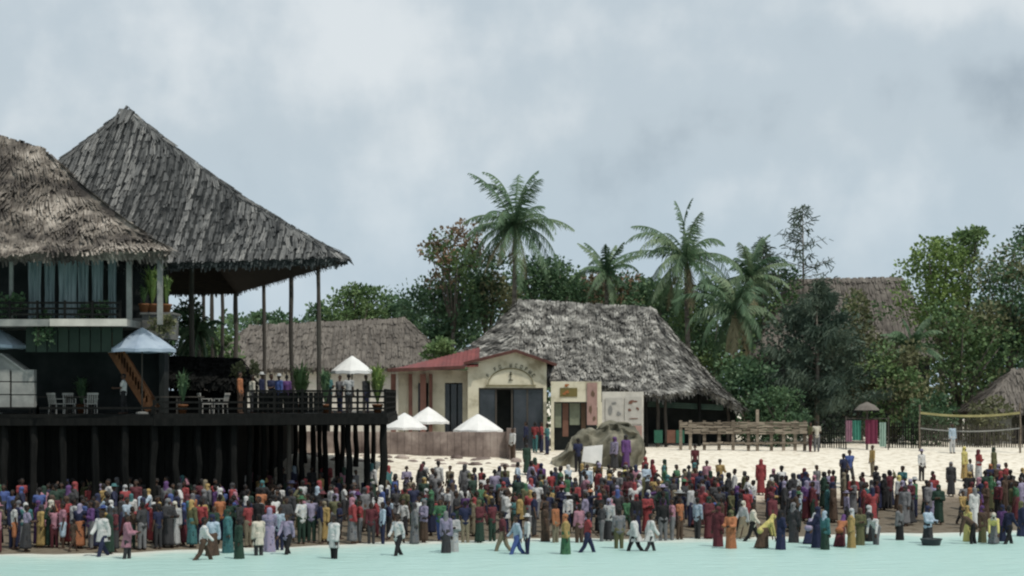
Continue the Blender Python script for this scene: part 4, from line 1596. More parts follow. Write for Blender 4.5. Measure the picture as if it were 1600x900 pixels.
# ------------------------------------------------------------------ small hut, far roofs
def hip_house(name, label, ridge, eaveL, eaveR, D, depth, wallmat, mat, cat='hut', ragged=0.5, wall_y=None):
    rl_, rr = Vector(at(*ridge[0], D + depth / 2)), Vector(at(*ridge[1], D + depth / 2))
    a, b = at(*eaveL, D), at(*eaveR, D)
    a2, b2 = Vector((a.x, D + depth, a.z)), Vector((b.x, D + depth, b.z))
    cx = (a.x + b.x) / 2
    root = thing(name, label, cat, (cx, D + depth / 2, ground(cx, D)))
    roof_object([(a, b, rr, rl_), (b, b2, lerp(rr, b2, 0.03), rr), (b2, a2, rl_, rr), (a2, a, lerp(rl_, a, 0.03), rl_)], M[mat], root,
                caps=[(rl_, rr, 0.5, 0.25, 0.6, 0.5), (rr, b, 0.35, 0.25, 0.55, 0.4), (rl_, a, 0.35, 0.25, 0.55, 0.4)], pitch=0.42, row=0.55, ragged=ragged, thick=0.3, colvar=0.15)
    mb = MB()
    g = ground(cx, D)
    inset = 0.7
    mb.box((a.x + inset, D + inset, g - 0.3), (b.x - inset, D + depth - inset, min(a.z, b.z) + 0.1))
    w = mb.build('wall', M[wallmat], root)
    mb = MB()
    xm = lerp(a.x, b.x, 0.5)
    mb.box((xm - 0.5, D + inset - 0.04, g), (xm + 0.5, D + inset - 0.005, g + 2.0))
    mb.build('door', M['dark_shaded_wood'], root)
    return root


hip_house('thatched_hut', 'small grey thatched hut at the right edge behind the net', ((1583, 578), (1612, 578)), (1526, 642), (1668, 642), 127.5, 6.0, 'grey_plaster', 'thatch_dull')
hip_house('thatched_house', 'dull brown thatched house behind the stilt deck poles', ((392, 510), (632, 498)), (300, 578), (706, 572), 134, 9, 'white_plaster', 'thatch_dull', 'house', 0.3)
hip_house('thatched_lodge', 'far grey brown thatched lodge behind the feathery tree at right', ((1236, 437), (1408, 435)), (1180, 556), (1470, 556), 146, 12, 'shade_dark', 'thatch_dull', 'house', 0.3)

# ------------------------------------------------------------------ clothes rack at right
cr_ = thing('clothes_rack', 'rack of hanging kanga cloths with maroon drape beside dark stake fence', 'rack', at(1355, 703, 120))
mb = MB()
D = 120.0
for px in (1322, 1355, 1388):
    x = xz(px, D)
    mb.tube([(x, D, ground(x, D) - 0.2), (x, D, zz(650, D))], 0.04, 6)
mb.tube([at(1320, 654, D), at(1390, 654, D)], 0.03, 6)
mb.build('frame', M['pole_wood'], cr_)
for nm, pa, pb, yt, yb, col in (('hanging_cloth', 1321, 1331, 657, 690, (0.28, 0.15, 0.2)), ('hanging_cloth', 1332, 1345, 657, 688, (0.05, 0.2, 0.15)),
                                ('hanging_cloth', 1352, 1371, 656, 694, (0.14, 0.025, 0.055)), ('hanging_cloth', 1374, 1384, 660, 698, (0.3, 0.42, 0.36))):
    mb = MB()
    n = 10
    vs = []
    for i in range(n + 1):
        for z in (yt, (yt + yb) / 2, yb):
            p = at(lerp(pa, pb, i / n), z, D)
            p.y += -0.05 + 0.05 * math.sin(i * 1.7 + pa)
            vs.append(p)
    fs = [(i * 3 + j, (i + 1) * 3 + j, (i + 1) * 3 + j + 1, i * 3 + j + 1) for i in range(n) for j in range(2)]
    mb.add(vs, fs)
    mb.add([v + Vector((0, 0.03, 0)) for v in vs], fs)
    o = mb.build(nm, M['cloth'], cr_)
    o.color = (*col, 1)
mb = MB()
ac = at(1356, 632, D)
mb.lathe(ac + Vector((0, 0.3, -0.35)), [(0.8, 0), (0.5, 0.3), (0.05, 0.5)], 14)
mb.build('thatch_cap', M['thatch_dull'], cr_)
mb = MB()
mb.tube([(ac.x, D + 0.3, ground(ac.x, D)), (ac.x, D + 0.3, ac.z)], 0.07, 7)
mb.build('centre_pole', M['pole_wood'], cr_)

# ------------------------------------------------------------------ trees
palm(805, 258, 352, 136, 90, 'tallest coconut palm with open star crown above the red roofed house', 34, 0.5, 4)
palm(1072, 318, 404, 138, 90, 'full coconut palm standing above the right end of the hall roof', 32, -0.6, 3)
palm(948, 372, 424, 142, 52, 'smaller coconut palm with upright fronds behind the middle of the hall roof', 20, 0.4, 1, droop=0.7)
palm(1150, 470, 486, 130, 80, 'coconut palm with pale crown heart and long hanging fronds right of the hall', 30, 0.5, 6, droop=1.25)
palm(1172, 390, 432, 143, 66, 'coconut palm half hidden behind the one with the pale crown heart', 20, 0.6, 2)
palm(1424, 478, 540, 133, 58, 'young palm with steep fronds left of the bright leafy tree', 18, 0.3, 3, droop=0.8)
palm(310, 470, 520, 100.5, 46, 'dark palm growing between the pavilion poles', 22, 0.3, 1, droop=1.1)

broad_tree('broadleaf_tree', 708, 342, 52, 470, 139, 'leaf_mid', 'thin crowned tree with rusty top left of the tallest palm', 1500, 0.34, 20, airy=0.8, mat2='leaf_rust')
broad_tree('broadleaf_tree', 762, 385, 62, 500, 143, 'leaf_dark', 'dark leafy tree directly below the tallest palm crown', 2600, 0.36, 28, mat2='leaf_olive')
broad_tree('broadleaf_tree', 690, 432, 70, 560, 141, 'leaf_dark', 'rounded dark tree between the brown thatched house and the hall', 3000, 0.36, 28)
broad_tree('broadleaf_tree', 560, 450, 62, 520, 150, 'leaf_mid', 'low green tree beyond the brown thatched house ridge', 2200, 0.36, 24)
broad_tree('broadleaf_tree', 615, 462, 48, 530, 152, 'leaf_dark', 'low dark tree right of the green one beyond the house ridge', 1700, 0.36, 18)
broad_tree('broadleaf_tree', 500, 480, 40, 530, 154, 'leaf_dark', 'small dark tree beyond the house between the two right pavilion poles', 1200, 0.36, 14)
broad_tree('broadleaf_tree', 420, 492, 60, 530, 156, 'leaf_dark', 'low dark shrubby tree beyond the house ridge at its left end', 1400, 0.36, 16)
broad_tree('broadleaf_tree', 850, 405, 60, 500, 146, 'leaf_dark', 'dark tree right below the tallest palm behind the hall ridge', 2600, 0.36, 26)
broad_tree('broadleaf_tree', 945, 425, 75, 500, 147, 'leaf_dark', 'brownish dark tree below the small upright palm behind the hall', 2600, 0.36, 28, mat2='leaf_rust')
broad_tree('broadleaf_tree', 898, 415, 48, 500, 149, 'leaf_mid', 'green tree between the tallest palm and the small upright palm', 1800, 0.36, 20, mat2='leaf_dark')
broad_tree('broadleaf_tree', 1005, 430, 46, 520, 150, 'leaf_mid', 'green tree between the small upright palm and the full palm', 1700, 0.36, 20, mat2='leaf_dark')
broad_tree('broadleaf_tree', 1350, 452, 40, 560, 142, 'leaf_mid', 'loose green tree in front of the far lodge roof', 900, 0.36, 14, airy=0.7, mat2='leaf_olive')
broad_tree('broadleaf_tree', 1040, 440, 62, 540, 145, 'leaf_dark', 'dark green tree below the full palm at the hall roof end', 2400, 0.36, 24)
broad_tree('broadleaf_tree', 1110, 440, 60, 600, 140, 'leaf_dark', 'tall dark tree just right of the hall roof hip', 3000, 0.36, 28, mat2='leaf_mid')
broad_tree('broadleaf_tree', 1205, 420, 60, 580, 150, 'leaf_mid', 'green tree left of the spindly feathery tree', 2400, 0.36, 24, mat2='leaf_dark')
casuarina('casuarina_tree', 1254, 322, 50, 450, 150, 'tall spindly feathery tree with bare tip against the sky', 560, sparse=0.85)
casuarina('casuarina_tree', 1192, 378, 40, 470, 149, 'thin feathery tree top left of the spindly one', 900)
casuarina('casuarina_tree', 1275, 450, 112, 690, 127, 'broad dark feathery tree reaching down to the rail fence', 11000)
broad_tree('broadleaf_tree', 1275, 470, 90, 680, 129, 'leaf_needle', 'dark dense evergreen inside the broad feathery tree mass', 3800, 0.34, 36)
broad_tree('broadleaf_tree', 1170, 560, 55, 690, 127, 'leaf_dark', 'dark bush tree between the hall end and the feathery tree', 2200, 0.34, 22)
broad_tree('broadleaf_tree', 1470, 372, 82, 520, 140, 'leaf_bright', 'bright yellow green leafy tree at right against the sky', 3200, 0.36, 34, airy=0.4)
broad_tree('broadleaf_tree', 1512, 346, 34, 412, 141, 'leaf_mid', 'small round tree top poking above the bright leafy tree', 900, 0.34, 10)
broad_tree('broadleaf_tree', 1578, 378, 62, 560, 137, 'leaf_dark', 'dark olive tree at the right edge beside the bright tree', 2800, 0.36, 30, mat2='leaf_olive')
broad_tree('broadleaf_tree', 1608, 352, 30, 440, 143, 'leaf_dark', 'dark tree top cut by the right frame edge', 900, 0.34, 10)
broad_tree('broadleaf_tree', 1500, 470, 85, 660, 134, 'leaf_mid', 'mid green tree below the bright tree behind the net', 3200, 0.36, 32, mat2='leaf_olive')
broad_tree('broadleaf_tree', 1400, 540, 62, 690, 129, 'leaf_olive', 'olive bush tree below the young steep palm', 2600, 0.34, 26, mat2='leaf_mid')
broad_tree('broadleaf_tree', 1340, 500, 50, 640, 133, 'leaf_olive', 'olive brown tree right of the broad feathery tree', 1800, 0.34, 20)
broad_tree('broadleaf_tree', 1560, 500, 60, 620, 138, 'leaf_dark', 'dark shade tree behind the small thatched hut', 2200, 0.36, 24)
broad_tree('broadleaf_tree', 1660, 400, 80, 640, 135, 'leaf_dark', 'dark tree mostly beyond the right frame edge', 2000, 0.36, 22)
broad_tree('garden_shrub', 296, 470, 34, 580, 104, 'leaf_dark', 'dense dark shrub behind the deck below the pavilion eave', 1400, 0.26, 16, cat='shrub')
broad_tree('garden_shrub', 345, 520, 40, 580, 112, 'leaf_mid', 'green shrub behind the deck right of the dark one', 1200, 0.28, 14, cat='shrub')
broad_tree('garden_shrub', 690, 530, 30, 570, 129, 'leaf_mid', 'green shrub above the red roof beside the thatched house end', 800, 0.3, 10, cat='shrub')
broad_tree('garden_shrub', 1460, 620, 48, 690, 126.5, 'leaf_dark', 'low dark shrub behind the left part of the volleyball net', 1300, 0.3, 14, cat='shrub')
broad_tree('garden_shrub', 1545, 625, 40, 690, 126.5, 'leaf_olive', 'low olive shrub behind the middle of the volleyball net', 1100, 0.3, 12, cat='shrub')
broad_tree('garden_shrub', 1220, 610, 60, 690, 124, 'leaf_dark', 'wide dark shrub behind the pale rail fence', 1700, 0.3, 18, cat='shrub')

# wood far behind everything
wm = MB()
for k in range(70):
    px = lerp(320, 1680, k / 69) + random.uniform(-12, 12)
    D = random.uniform(168, 185)
    yt = 505 if px < 640 else 470 + random.uniform(-8, 14)
    x = xz(px, D)
    for q in range(4):
        z = lerp(ground(x, D) + 1.2, zz(yt, D) - 1.6, q / 3)
        leaf_cloud(wm, (x + random.uniform(-1, 1), D, z), 2.4, 110, 0.55)
o = wm.build('distant_wood', M['leaf_dark'])
o['kind'] = 'stuff'
o['label'] = 'dark wood closing the view behind the roofs'
o['category'] = 'wood'

# ------------------------------------------------------------------ people
def capsule(mb, a, b, ra, rb, n=10):
    a, b = Vector(a), Vector(b)
    d = b - a
    L = d.length
    if L < 1e-5:
        d = Vector((0, 0, 1))
    d.normalize()
    pts, rad = [], []
    for k in range(4):
        t = -math.pi / 2 + (math.pi / 2) * k / 3
        pts.append(a + d * (math.sin(t) * ra))
        rad.append(max(0.0008, math.cos(t) * ra))
    for k in range(1, 5):
        t = (math.pi / 2) * (k - 1) / 3
        pts.append(b + d * (math.sin(t) * rb))
        rad.append(max(0.0008, math.cos(t) * rb))
    u = Vector((0, 0, 1)) if abs(d.z) < 0.9 else Vector((1, 0, 0))
    s = d.cross(u).normalized()
    w = s.cross(d).normalized()
    vs, fs = [], []
    for p, r in zip(pts, rad):
        for k in range(n):
            an = 2 * math.pi * k / n
            vs.append(p + (s * math.cos(an) + w * math.sin(an)) * r)
    for i in range(len(pts) - 1):
        for k in range(n):
            k2 = (k + 1) % n
            fs.append((i * n + k, i * n + k2, (i + 1) * n + k2, (i + 1) * n + k))
    fs.append(tuple(range(n - 1, -1, -1)))
    fs.append(tuple((len(pts) - 1) * n + k for k in range(n)))
    mb.add(vs, fs)


def remeshed(mb, name, voxel, mats, extra=None, smooth=2):
    me = bpy.data.meshes.new(name)
    me.from_pydata(mb.v, [], mb.f)
    o = bpy.data.objects.new(name, me)
    COL.objects.link(o)
    md = o.modifiers.new('r', 'REMESH')
    md.mode = 'VOXEL'
    md.voxel_size = voxel
    md.use_smooth_shade = True
    if smooth:
        s = o.modifiers.new('s', 'SMOOTH')
        s.iterations = smooth
        s.factor = 0.5
    dg = bpy.context.evaluated_depsgraph_get()
    dg.update()
    res = bpy.data.meshes.new_from_object(o.evaluated_get(dg))
    bpy.data.objects.remove(o)
    bpy.data.meshes.remove(me)
    if extra is not None:           # eyes and mouth pressed into the face
        import bmesh
        bm = bmesh.new()
        bm.from_mesh(res)
        nf = len(bm.faces)
        base = len(bm.verts)
        vv = [bm.verts.new(p) for p in extra.v]
        for f in extra.f:
            fc = bm.faces.new([vv[i] for i in f])
            fc.material_index = 1
        bm.to_mesh(res)
        bm.free()
    res.name = name
    res.materials.clear()
    for m_ in mats:
        res.materials.append(m_)
    for p in res.polygons:
        p.use_smooth = True
    return res


def rot(v, a, axis_):
    return Matrix.Rotation(a, 3, axis_) @ Vector(v)


def make_pose(bend=0.0, la=((0.10, -0.02, -1), (0.05, -0.15, -1)), ra=((-0.10, -0.02, -1), (-0.05, -0.15, -1)), lleg=(0, 0), rleg=(0, 0), head=0.0, wide=1.0):
    """joint positions of a 1.68 m figure that faces -Y.  arm = (upper dir, fore dir); leg = (thigh swing, knee bend)"""
    J = {}
    pel = Vector((0, 0, 0.92))
    up = Vector((0, -math.sin(bend), math.cos(bend)))
    fw = Vector((0, -math.cos(bend), -math.sin(bend)))
    J['pel'] = pel
    J['waist'] = pel + up * 0.16
    J['chest'] = pel + up * 0.36
    J['neck0'] = pel + up * 0.50
    hb = bend * 0.6 + head
    hu = Vector((0, -math.sin(hb), math.cos(hb)))
    J['neck1'] = J['neck0'] + hu * 0.09
    J['head'] = J['neck1'] + hu * 0.08
    J['hu'] = hu
    J['hf'] = Vector((0, -math.cos(hb), -math.sin(hb)))
    for s, arm, n in ((1, la, 'l'), (-1, ra, 'r')):
        J['sh' + n] = J['neck0'] - up * 0.045 + Vector((0.165 * s * wide, 0, 0))
        J['el' + n] = J['sh' + n] + Vector(arm[0]).normalized() * 0.29
        J['wr' + n] = J['el' + n] + Vector(arm[1]).normalized() * 0.25
        J['hd' + n] = Vector(arm[1]).normalized()
    for s, leg, n in ((1, lleg, 'l'), (-1, rleg, 'r')):
        hip = pel + Vector((0.09 * s * wide, 0, -0.03))
        th, kn = leg
        k = hip + Vector((0.01 * s, -math.sin(th), -math.cos(th))) * 0.42
        an = k + Vector((0, -math.sin(th - kn), -math.cos(th - kn))) * 0.40
        J['hip' + n], J['kn' + n], J['an' + n] = hip, k, an
    low = min(J['anl'].z, J['anr'].z) - 0.065
    for k in J:
        if k not in ('hu', 'hf', 'hdl', 'hdr'):
            J[k] = J[k] - Vector((0, 0, low))
    return J


def body_mesh(J, name):
    mb = MB()
    c = lambda a, b, r1, r2: capsule(mb, a, b, r1, r2)
    c(J['pel'] + Vector((0.05, 0, 0)), J['pel'] - Vector((0.05, 0, 0)), 0.115, 0.115)
    c(J['pel'], J['waist'], 0.12, 0.112)
    c(J['waist'], J['chest'], 0.112, 0.128)
    c(J['shl'], J['shr'], 0.068, 0.068)
    c(J['chest'] + Vector((0.06, 0, 0)), J['neck0'] + Vector((0.03, 0, -0.03)), 0.105, 0.06)
    c(J['chest'] - Vector((0.06, 0, 0)), J['neck0'] - Vector((0.03, 0, 0.03)), 0.105, 0.06)
    c(J['neck0'], J['neck1'], 0.055, 0.05)
    h = J['head']
    hu, hf = J['hu'], J['hf']
    c(h + hu * 0.045 - hf * 0.012, h + hu * 0.05 + hf * 0.005, 0.088, 0.084)
    c(h + hu * 0.03 + hf * 0.01, h - hu * 0.055 + hf * 0.045, 0.072, 0.042)
    c(h + hu * 0.02 + hf * 0.075, h - hu * 0.015 + hf * 0.098, 0.012, 0.018)       # nose
    for s in (1, -1):
        e_ = h + Vector((0.085 * s, 0, 0)) - hf * 0.005
        c(e_ + hu * 0.02, e_ - hu * 0.02, 0.018, 0.013)
    for s, n in ((1, 'l'), (-1, 'r')):
        c(J['sh' + n], J['el' + n], 0.052, 0.038)
        c(J['el' + n], J['wr' + n], 0.038, 0.026)
        d = J['hd' + n]
        side = d.cross(Vector((0, 1, 0.2))).normalized()
        w = J['wr' + n]
        palm_ = w + d * 0.085
        c(w + d * 0.02 - side * 0.012, palm_ - side * 0.02, 0.022, 0.019)
        c(w + d * 0.02 + side * 0.012, palm_ + side * 0.02, 0.022, 0.019)
        inn = side.cross(d).normalized()
        for q, (o, l) in enumerate(((-0.032, 0.062), (-0.011, 0.075), (0.011, 0.072), (0.032, 0.055))):
            p0 = palm_ + side * o
            p1 = p0 + d * l * 0.55 + side * o * 0.15
            p2 = p1 + (d * 0.8 + inn * 0.55).normalized() * l * 0.5
            c(p0, p1, 0.0098, 0.009)
            c(p1, p2, 0.009, 0.0082)
        p0 = w + d * 0.035 - side * 0.03
        p1 = p0 + (d - side * 0.8).normalized() * 0.045
        c(p0, p1, 0.013, 0.011)
        c(p1, p1 + (d * 1.0 - side * 0.15).normalized() * 0.03, 0.011, 0.009)
        c(J['hip' + n], J['kn' + n], 0.088, 0.056)
        c(J['kn' + n], lerp(J['kn' + n], J['an' + n], 0.4), 0.055, 0.056)
        c(lerp(J['kn' + n], J['an' + n], 0.35), J['an' + n], 0.056, 0.036)
        a = J['an' + n]
        c(a + Vector((0, 0.03, -0.03)), a + Vector((0, -0.14, -0.045)), 0.036, 0.026)
    ex = MB()
    for s in (1, -1):
        p = h + hu * 0.022 + hf * 0.076 + Vector((0.033 * s, 0, 0))
        ex.lathe(p, [(0.002, -0.009), (0.012, 0.0), (0.002, 0.009)], 6)
    p = h - hu * 0.047 + hf * 0.083
    ex.lathe(p, [(0.01, -0.006), (0.024, 0.0), (0.01, 0.006)], 8, 1.0, 0.4)
    return remeshed(mb, name, 0.0105, [M['skin'], M['eye']], ex)


def top_mesh(J, name, sleeve=0.6, length=0.0, loose=0.018, mat='cloth'):
    mb = MB()
    c = lambda a, b, r1, r2: capsule(mb, a, b, r1, r2)
    k = loose
    up = (J['chest'] - J['pel']).normalized()
    c(J['pel'] + Vector((0.05, 0, 0)) - up * length, J['pel'] - Vector((0.05, 0, 0)) - up * length, 0.115 + k, 0.115 + k)
    c(J['pel'] - up * length, J['waist'], 0.122 + k, 0.114 + k)
    c(J['waist'], J['chest'], 0.114 + k, 0.130 + k)
    c(J['shl'], J['shr'], 0.068 + k, 0.068 + k)
    for s in (1, -1):
        c(J['chest'] + Vector((0.06 * s, 0, 0)), J['neck0'] + Vector((0.03 * s, 0, -0.04)), 0.105 + k, 0.055 + k)
    for n in 'lr':
        if sleeve <= 1:
            c(J['sh' + n], lerp(J['sh' + n], J['el' + n], sleeve), 0.054 + k, 0.05 + k)
        else:
            c(J['sh' + n], J['el' + n], 0.054 + k, 0.042 + k)
            c(J['el' + n], lerp(J['el' + n], J['wr' + n], sleeve - 1), 0.042 + k, 0.034 + k)
    return remeshed(mb, name, 0.018, [M[mat]])


def trousers_mesh(J, name, length=1.0, loose=0.016):
    mb = MB()
    k = loose
    capsule(mb, J['pel'] + Vector((0.05, 0, -0.01)), J['pel'] - Vector((0.05, 0, 0.01)), 0.118 + k, 0.118 + k)
    capsule(mb, J['pel'], lerp(J['pel'], J['waist'], 0.4), 0.12 + k * .7, 0.114 + k * .7)
    for n in 'lr':
        h, kn, an = J['hip' + n], J['kn' + n], J['an' + n]
        if length <= 0.5:
            capsule(mb, h, lerp(h, kn, length * 2), 0.092 + k, 0.075 + k)
        else:
            capsule(mb, h, kn, 0.092 + k, 0.06 + k)
            capsule(mb, kn, lerp(kn, an, (length - 0.5) * 2 - 0.06), 0.06 + k, 0.05 + k)
    return remeshed(mb, name, 0.018, [M['cloth']])


def skirt_mesh(J, name, bottom=0.06, flare=0.22, mat='print', seed=0, waist=True, spr=1.0):
    """long skirt round both legs"""
    mb = MB()
    top = J['waist'] if waist else J['neck0']
    rnd = random.Random(seed)
    ph = [rnd.uniform(0, 6.28) for _ in range(4)]
    feet = (J['anl'] + J['anr']) / 2
    spread = abs(J['anl'].y - J['anr'].y) / 2 * spr
    nr, n = 12, 28
    vs, fs = [], []
    for i in range(nr + 1):
        t = i / nr
        cen = lerp(J['pel'], feet, t) if i > 1 else lerp(top, J['pel'], i / 2)
        z = lerp(top.z, bottom, t)
        cen = Vector((cen.x, lerp(top.y, feet.y, t ** 1.2), z))
        rx = lerp(0.150, flare, t ** 0.9)
        if i in (1, 2, 3):
            rx = max(rx, 0.185)
        ry = lerp(0.140, flare * 0.8 + spread, t)
        for k in range(n):
            a = 2 * math.pi * k / n
            w = 1 + 0.10 * t * (math.sin(5 * a + ph[0]) + 0.6 * math.sin(8 * a + ph[1])) + 0.03 * math.sin(3 * a + 4 * t + ph[2])
            vs.append(cen + Vector((rx * w * math.cos(a), ry * w * math.sin(a), 0)))
    for i in range(nr):
        for k in range(n):
            k2 = (k + 1) % n
            fs.append((i * n + k2, i * n + k, (i + 1) * n + k, (i + 1) * n + k2))
    fs.append(tuple(range(n)))
    fs.append(tuple(nr * n + k for k in range(n - 1, -1, -1)))
    mb.add(vs, fs)
    me = bpy.data.meshes.new(name)
    me.from_pydata(mb.v, [], mb.f)
    me.materials.append(M[mat])
    for p in me.polygons:
        p.use_smooth = True
    return me


def scarf_mesh(J, name, drape=0.18, mat='cloth'):
    mb = MB()
    h, hu, hf = J['head'], J['hu'], J['hf']
    capsule(mb, h + hu * 0.05 - hf * 0.03, h + hu * 0.055 - hf * 0.005, 0.103, 0.10)
    capsule(mb, h - hf * 0.04, J['neck1'] - hf * 0.03 - hu * 0.03, 0.095, 0.095)
    for s in (1, -1):
        capsule(mb, J['neck1'] + Vector((0.03 * s, 0.02, -0.02)), J['neck0'] + Vector((0.10 * s, 0.02, -drape * 0.35)), 0.075, 0.07)
    capsule(mb, J['neck1'] - hf * 0.03, J['neck0'] - hf * 0.06 - hu * drape, 0.085, 0.10)
    return remeshed(mb, name, 0.018, [M[mat]])


def hair_mesh(J, name, size=0.0):
    mb = MB()
    h, hu, hf = J['head'], J['hu'], J['hf']
    capsule(mb, h + hu * 0.062 - hf * 0.025, h + hu * 0.07 - hf * 0.0, 0.090 + size, 0.082 + size)
    capsule(mb, h + hu * 0.03 - hf * 0.035, h - hu * 0.03 - hf * 0.05, 0.083 + size, 0.05)
    return remeshed(mb, name, 0.014, [M['hair']])


def cap_mesh(J, name):
    mb = MB()
    h, hu, hf = J['head'], J['hu'], J['hf']
    mb.tube([h + hu * 0.055 - hf * 0.012, h + hu * 0.105 - hf * 0.012, h + hu * 0.142 - hf * 0.012, h + hu * 0.15 - hf * 0.012], [0.097, 0.096, 0.085, 0.05], 14)
    me = bpy.data.meshes.new(name)
    me.from_pydata(mb.v, [], mb.f)
    me.materials.append(M['cloth'])
    for p in me.polygons:
        p.use_smooth = True
    return me


def hat_mesh(J, name):
    mb = MB()
    h, hu, hf = J['head'], J['hu'], J['hf']
    mb.tube([h + hu * 0.05, h + hu * 0.062, h + hu * 0.07, h + hu * 0.14, h + hu * 0.165], [0.20, 0.205, 0.105, 0.095, 0.06], 16)
    me = bpy.data.meshes.new(name)
    me.from_pydata(mb.v, [], mb.f)
    me.materials.append(M['cloth'])
    return me


DOWN = ((0.12, -0.03, -1), (0.03, -0.22, -1)), ((-0.12, -0.03, -1), (-0.03, -0.22, -1))
POSES = dict(
    stand=make_pose(la=DOWN[0], ra=DOWN[1], lleg=(0.03, 0.02), rleg=(-0.03, 0.02)),
    akimbo=make_pose(la=((0.55, 0.25, -0.8), (-0.75, -0.5, -0.45)), ra=DOWN[1], lleg=(0.08, 0.1), rleg=(-0.04, 0.0)),
    walk=make_pose(bend=0.06, la=((0.1, 0.35, -0.93), (0.02, 0.05, -1)), ra=((-0.1, -0.38, -0.9), (0.0, -0.65, -0.7)), lleg=(0.42, 0.12), rleg=(-0.30, 0.35)),
    folded=make_pose(la=((0.2, -0.15, -1), (-0.8, -0.55, 0.15)), ra=((-0.2, -0.15, -1), (0.8, -0.55, 0.2)), lleg=(0.02, 0), rleg=(-0.02, 0)),
    shade=make_pose(la=DOWN[0], ra=((-0.5, -0.6, 0.25), (0.55, 0.2, 0.75)), lleg=(0.05, 0), rleg=(-0.05, 0), head=-0.05),
    carry=make_pose(la=((0.15, -0.35, -0.9), (-0.25, -0.95, 0.0)), ra=((-0.15, -0.35, -0.9), (0.25, -0.95, 0.0)), lleg=(0.1, 0.1), rleg=(-0.1, 0.1)),
    bend=make_pose(bend=0.95, la=((0.1, -0.35, -0.95), (0.02, -0.3, -1)), ra=((-0.1, -0.25, -0.95), (0, -0.2, -1)), lleg=(0.28, 0.35), rleg=(-0.1, 0.1)),
)
BODY, TYPES = {}, {}
for k, J in POSES.items():
    BODY[k] = body_mesh(J, 'person')


def T(name, pose, parts, words):
    TYPES[name] = (pose, parts, words)


def S(pose, seed, bottom=0.08, flare=0.25):
    return skirt_mesh(POSES[pose], 'skirt', bottom, flare, 'print', seed)


G = {}
for k in POSES:
    J = POSES[k]
    G[k] = dict(hair=hair_mesh(J, 'hair'), tee=top_mesh(J, 'shirt', 0.6, 0.03), long=top_mesh(J, 'shirt', 1.8, 0.05),
                trousers=trousers_mesh(J, 'trousers'), shorts=trousers_mesh(J, 'shorts', 0.46))
    if k != 'bend':
        G[k]['scarf'] = scarf_mesh(J, 'headscarf')
        G[k]['gown'] = top_mesh(J, 'gown_top', 1.85, 0.02, 0.035)
        G[k]['skirt'] = skirt_mesh(J, 'skirt', 0.12, 0.205, 'print', 3)
        G[k]['gownskirt'] = skirt_mesh(J, 'gown_skirt', 0.10, 0.21, 'cloth', 8)
        G[k]['tunic'] = skirt_mesh(J, 'tunic_skirt', 0.60, 0.19, 'cloth', 5, True, 0.35)
        G[k]['cap'] = cap_mesh(J, 'cap')
        G[k]['hat'] = hat_mesh(J, 'sun_hat')
    else:
        G[k]['scarf'] = scarf_mesh(J, 'headscarf', 0.05)
        G[k]['skirt'] = skirt_mesh(J, 'skirt', 0.25, 0.24, 'print', 4)

def soft(c):
    l = 0.3 * c[0] + 0.59 * c[1] + 0.11 * c[2]
    k = 0.72 if l < 0.35 else 0.88
    return tuple(max(0.01, (v_ + (l - v_) * 0.27) * k) for v_ in c)


COLS = {
    'white': (0.56, 0.56, 0.54), 'cream': (0.58, 0.52, 0.40), 'pale-grey': (0.42, 0.43, 0.43), 'grey': (0.20, 0.20, 0.21), 'charcoal': (0.05, 0.05, 0.055), 'black': (0.016, 0.016, 0.018),
    'red': (0.40, 0.030, 0.035), 'maroon': (0.15, 0.018, 0.03), 'orange': (0.55, 0.16, 0.025), 'gold': (0.48, 0.30, 0.045), 'yellow': (0.62, 0.52, 0.07), 'olive': (0.13, 0.13, 0.04),
    'green': (0.04, 0.19, 0.07), 'dark-green': (0.016, 0.06, 0.036), 'teal': (0.03, 0.20, 0.21), 'pale-blue': (0.33, 0.45, 0.56), 'blue': (0.05, 0.11, 0.38), 'navy': (0.018, 0.026, 0.085),
    'purple': (0.14, 0.045, 0.22), 'lilac': (0.34, 0.29, 0.46), 'pink': (0.52, 0.20, 0.28), 'brown': (0.10, 0.055, 0.03), 'khaki': (0.26, 0.21, 0.12),
}
DARK = ['charcoal', 'black', 'navy', 'dark-green', 'maroon', 'brown', 'grey', 'navy', 'charcoal', 'black', 'dark-green']
MIXED = ['white', 'white', 'red', 'navy', 'charcoal', 'pale-grey', 'red', 'lilac', 'green', 'teal', 'blue', 'maroon', 'purple', 'orange', 'olive', 'gold', 'pink', 'khaki', 'navy', 'charcoal', 'brown', 'dark-green', 'grey', 'black',
         'white', 'lilac', 'pale-blue', 'red', 'maroon', 'navy', 'charcoal', 'grey', 'dark-green', 'black', 'navy']
ZONES = [(70, 'below boarded booth'), (165, 'below pale chairs'), (260, 'below blue parasol'), (330, 'below deck bar'), (388, 'by board wall end'),
         (432, 'before densest stilts'), (480, 'before pale stilt'), (530, 'before middle stilts'), (606, 'before last stilts'),
         (655, 'below parasol pair'), (715, 'below stone wall'), (790, 'below broad parasol'), (860, 'below dark doorway'),
         (925, 'below shop front'), (1005, 'below rock mound'), (1060, 'below open hall'), (1130, 'below fence start'), (1200, 'below fence middle'),
         (1265, 'below fence end'), (1330, 'below stake fence'), (1395, 'below clothes rack'), (1445, 'below net pole'), (1500, 'below net half'),
         (1560, 'below net middle'), (2000, 'below small hut')]
SKINS = [(0.055, 0.030, 0.020), (0.075, 0.042, 0.028), (0.10, 0.058, 0.038), (0.045, 0.025, 0.018)]
used = set()
PEOPLE = []


def zone(px):
    for e_, w in ZONES:
        if px < e_:
            return w


def a_an(w):
    return w


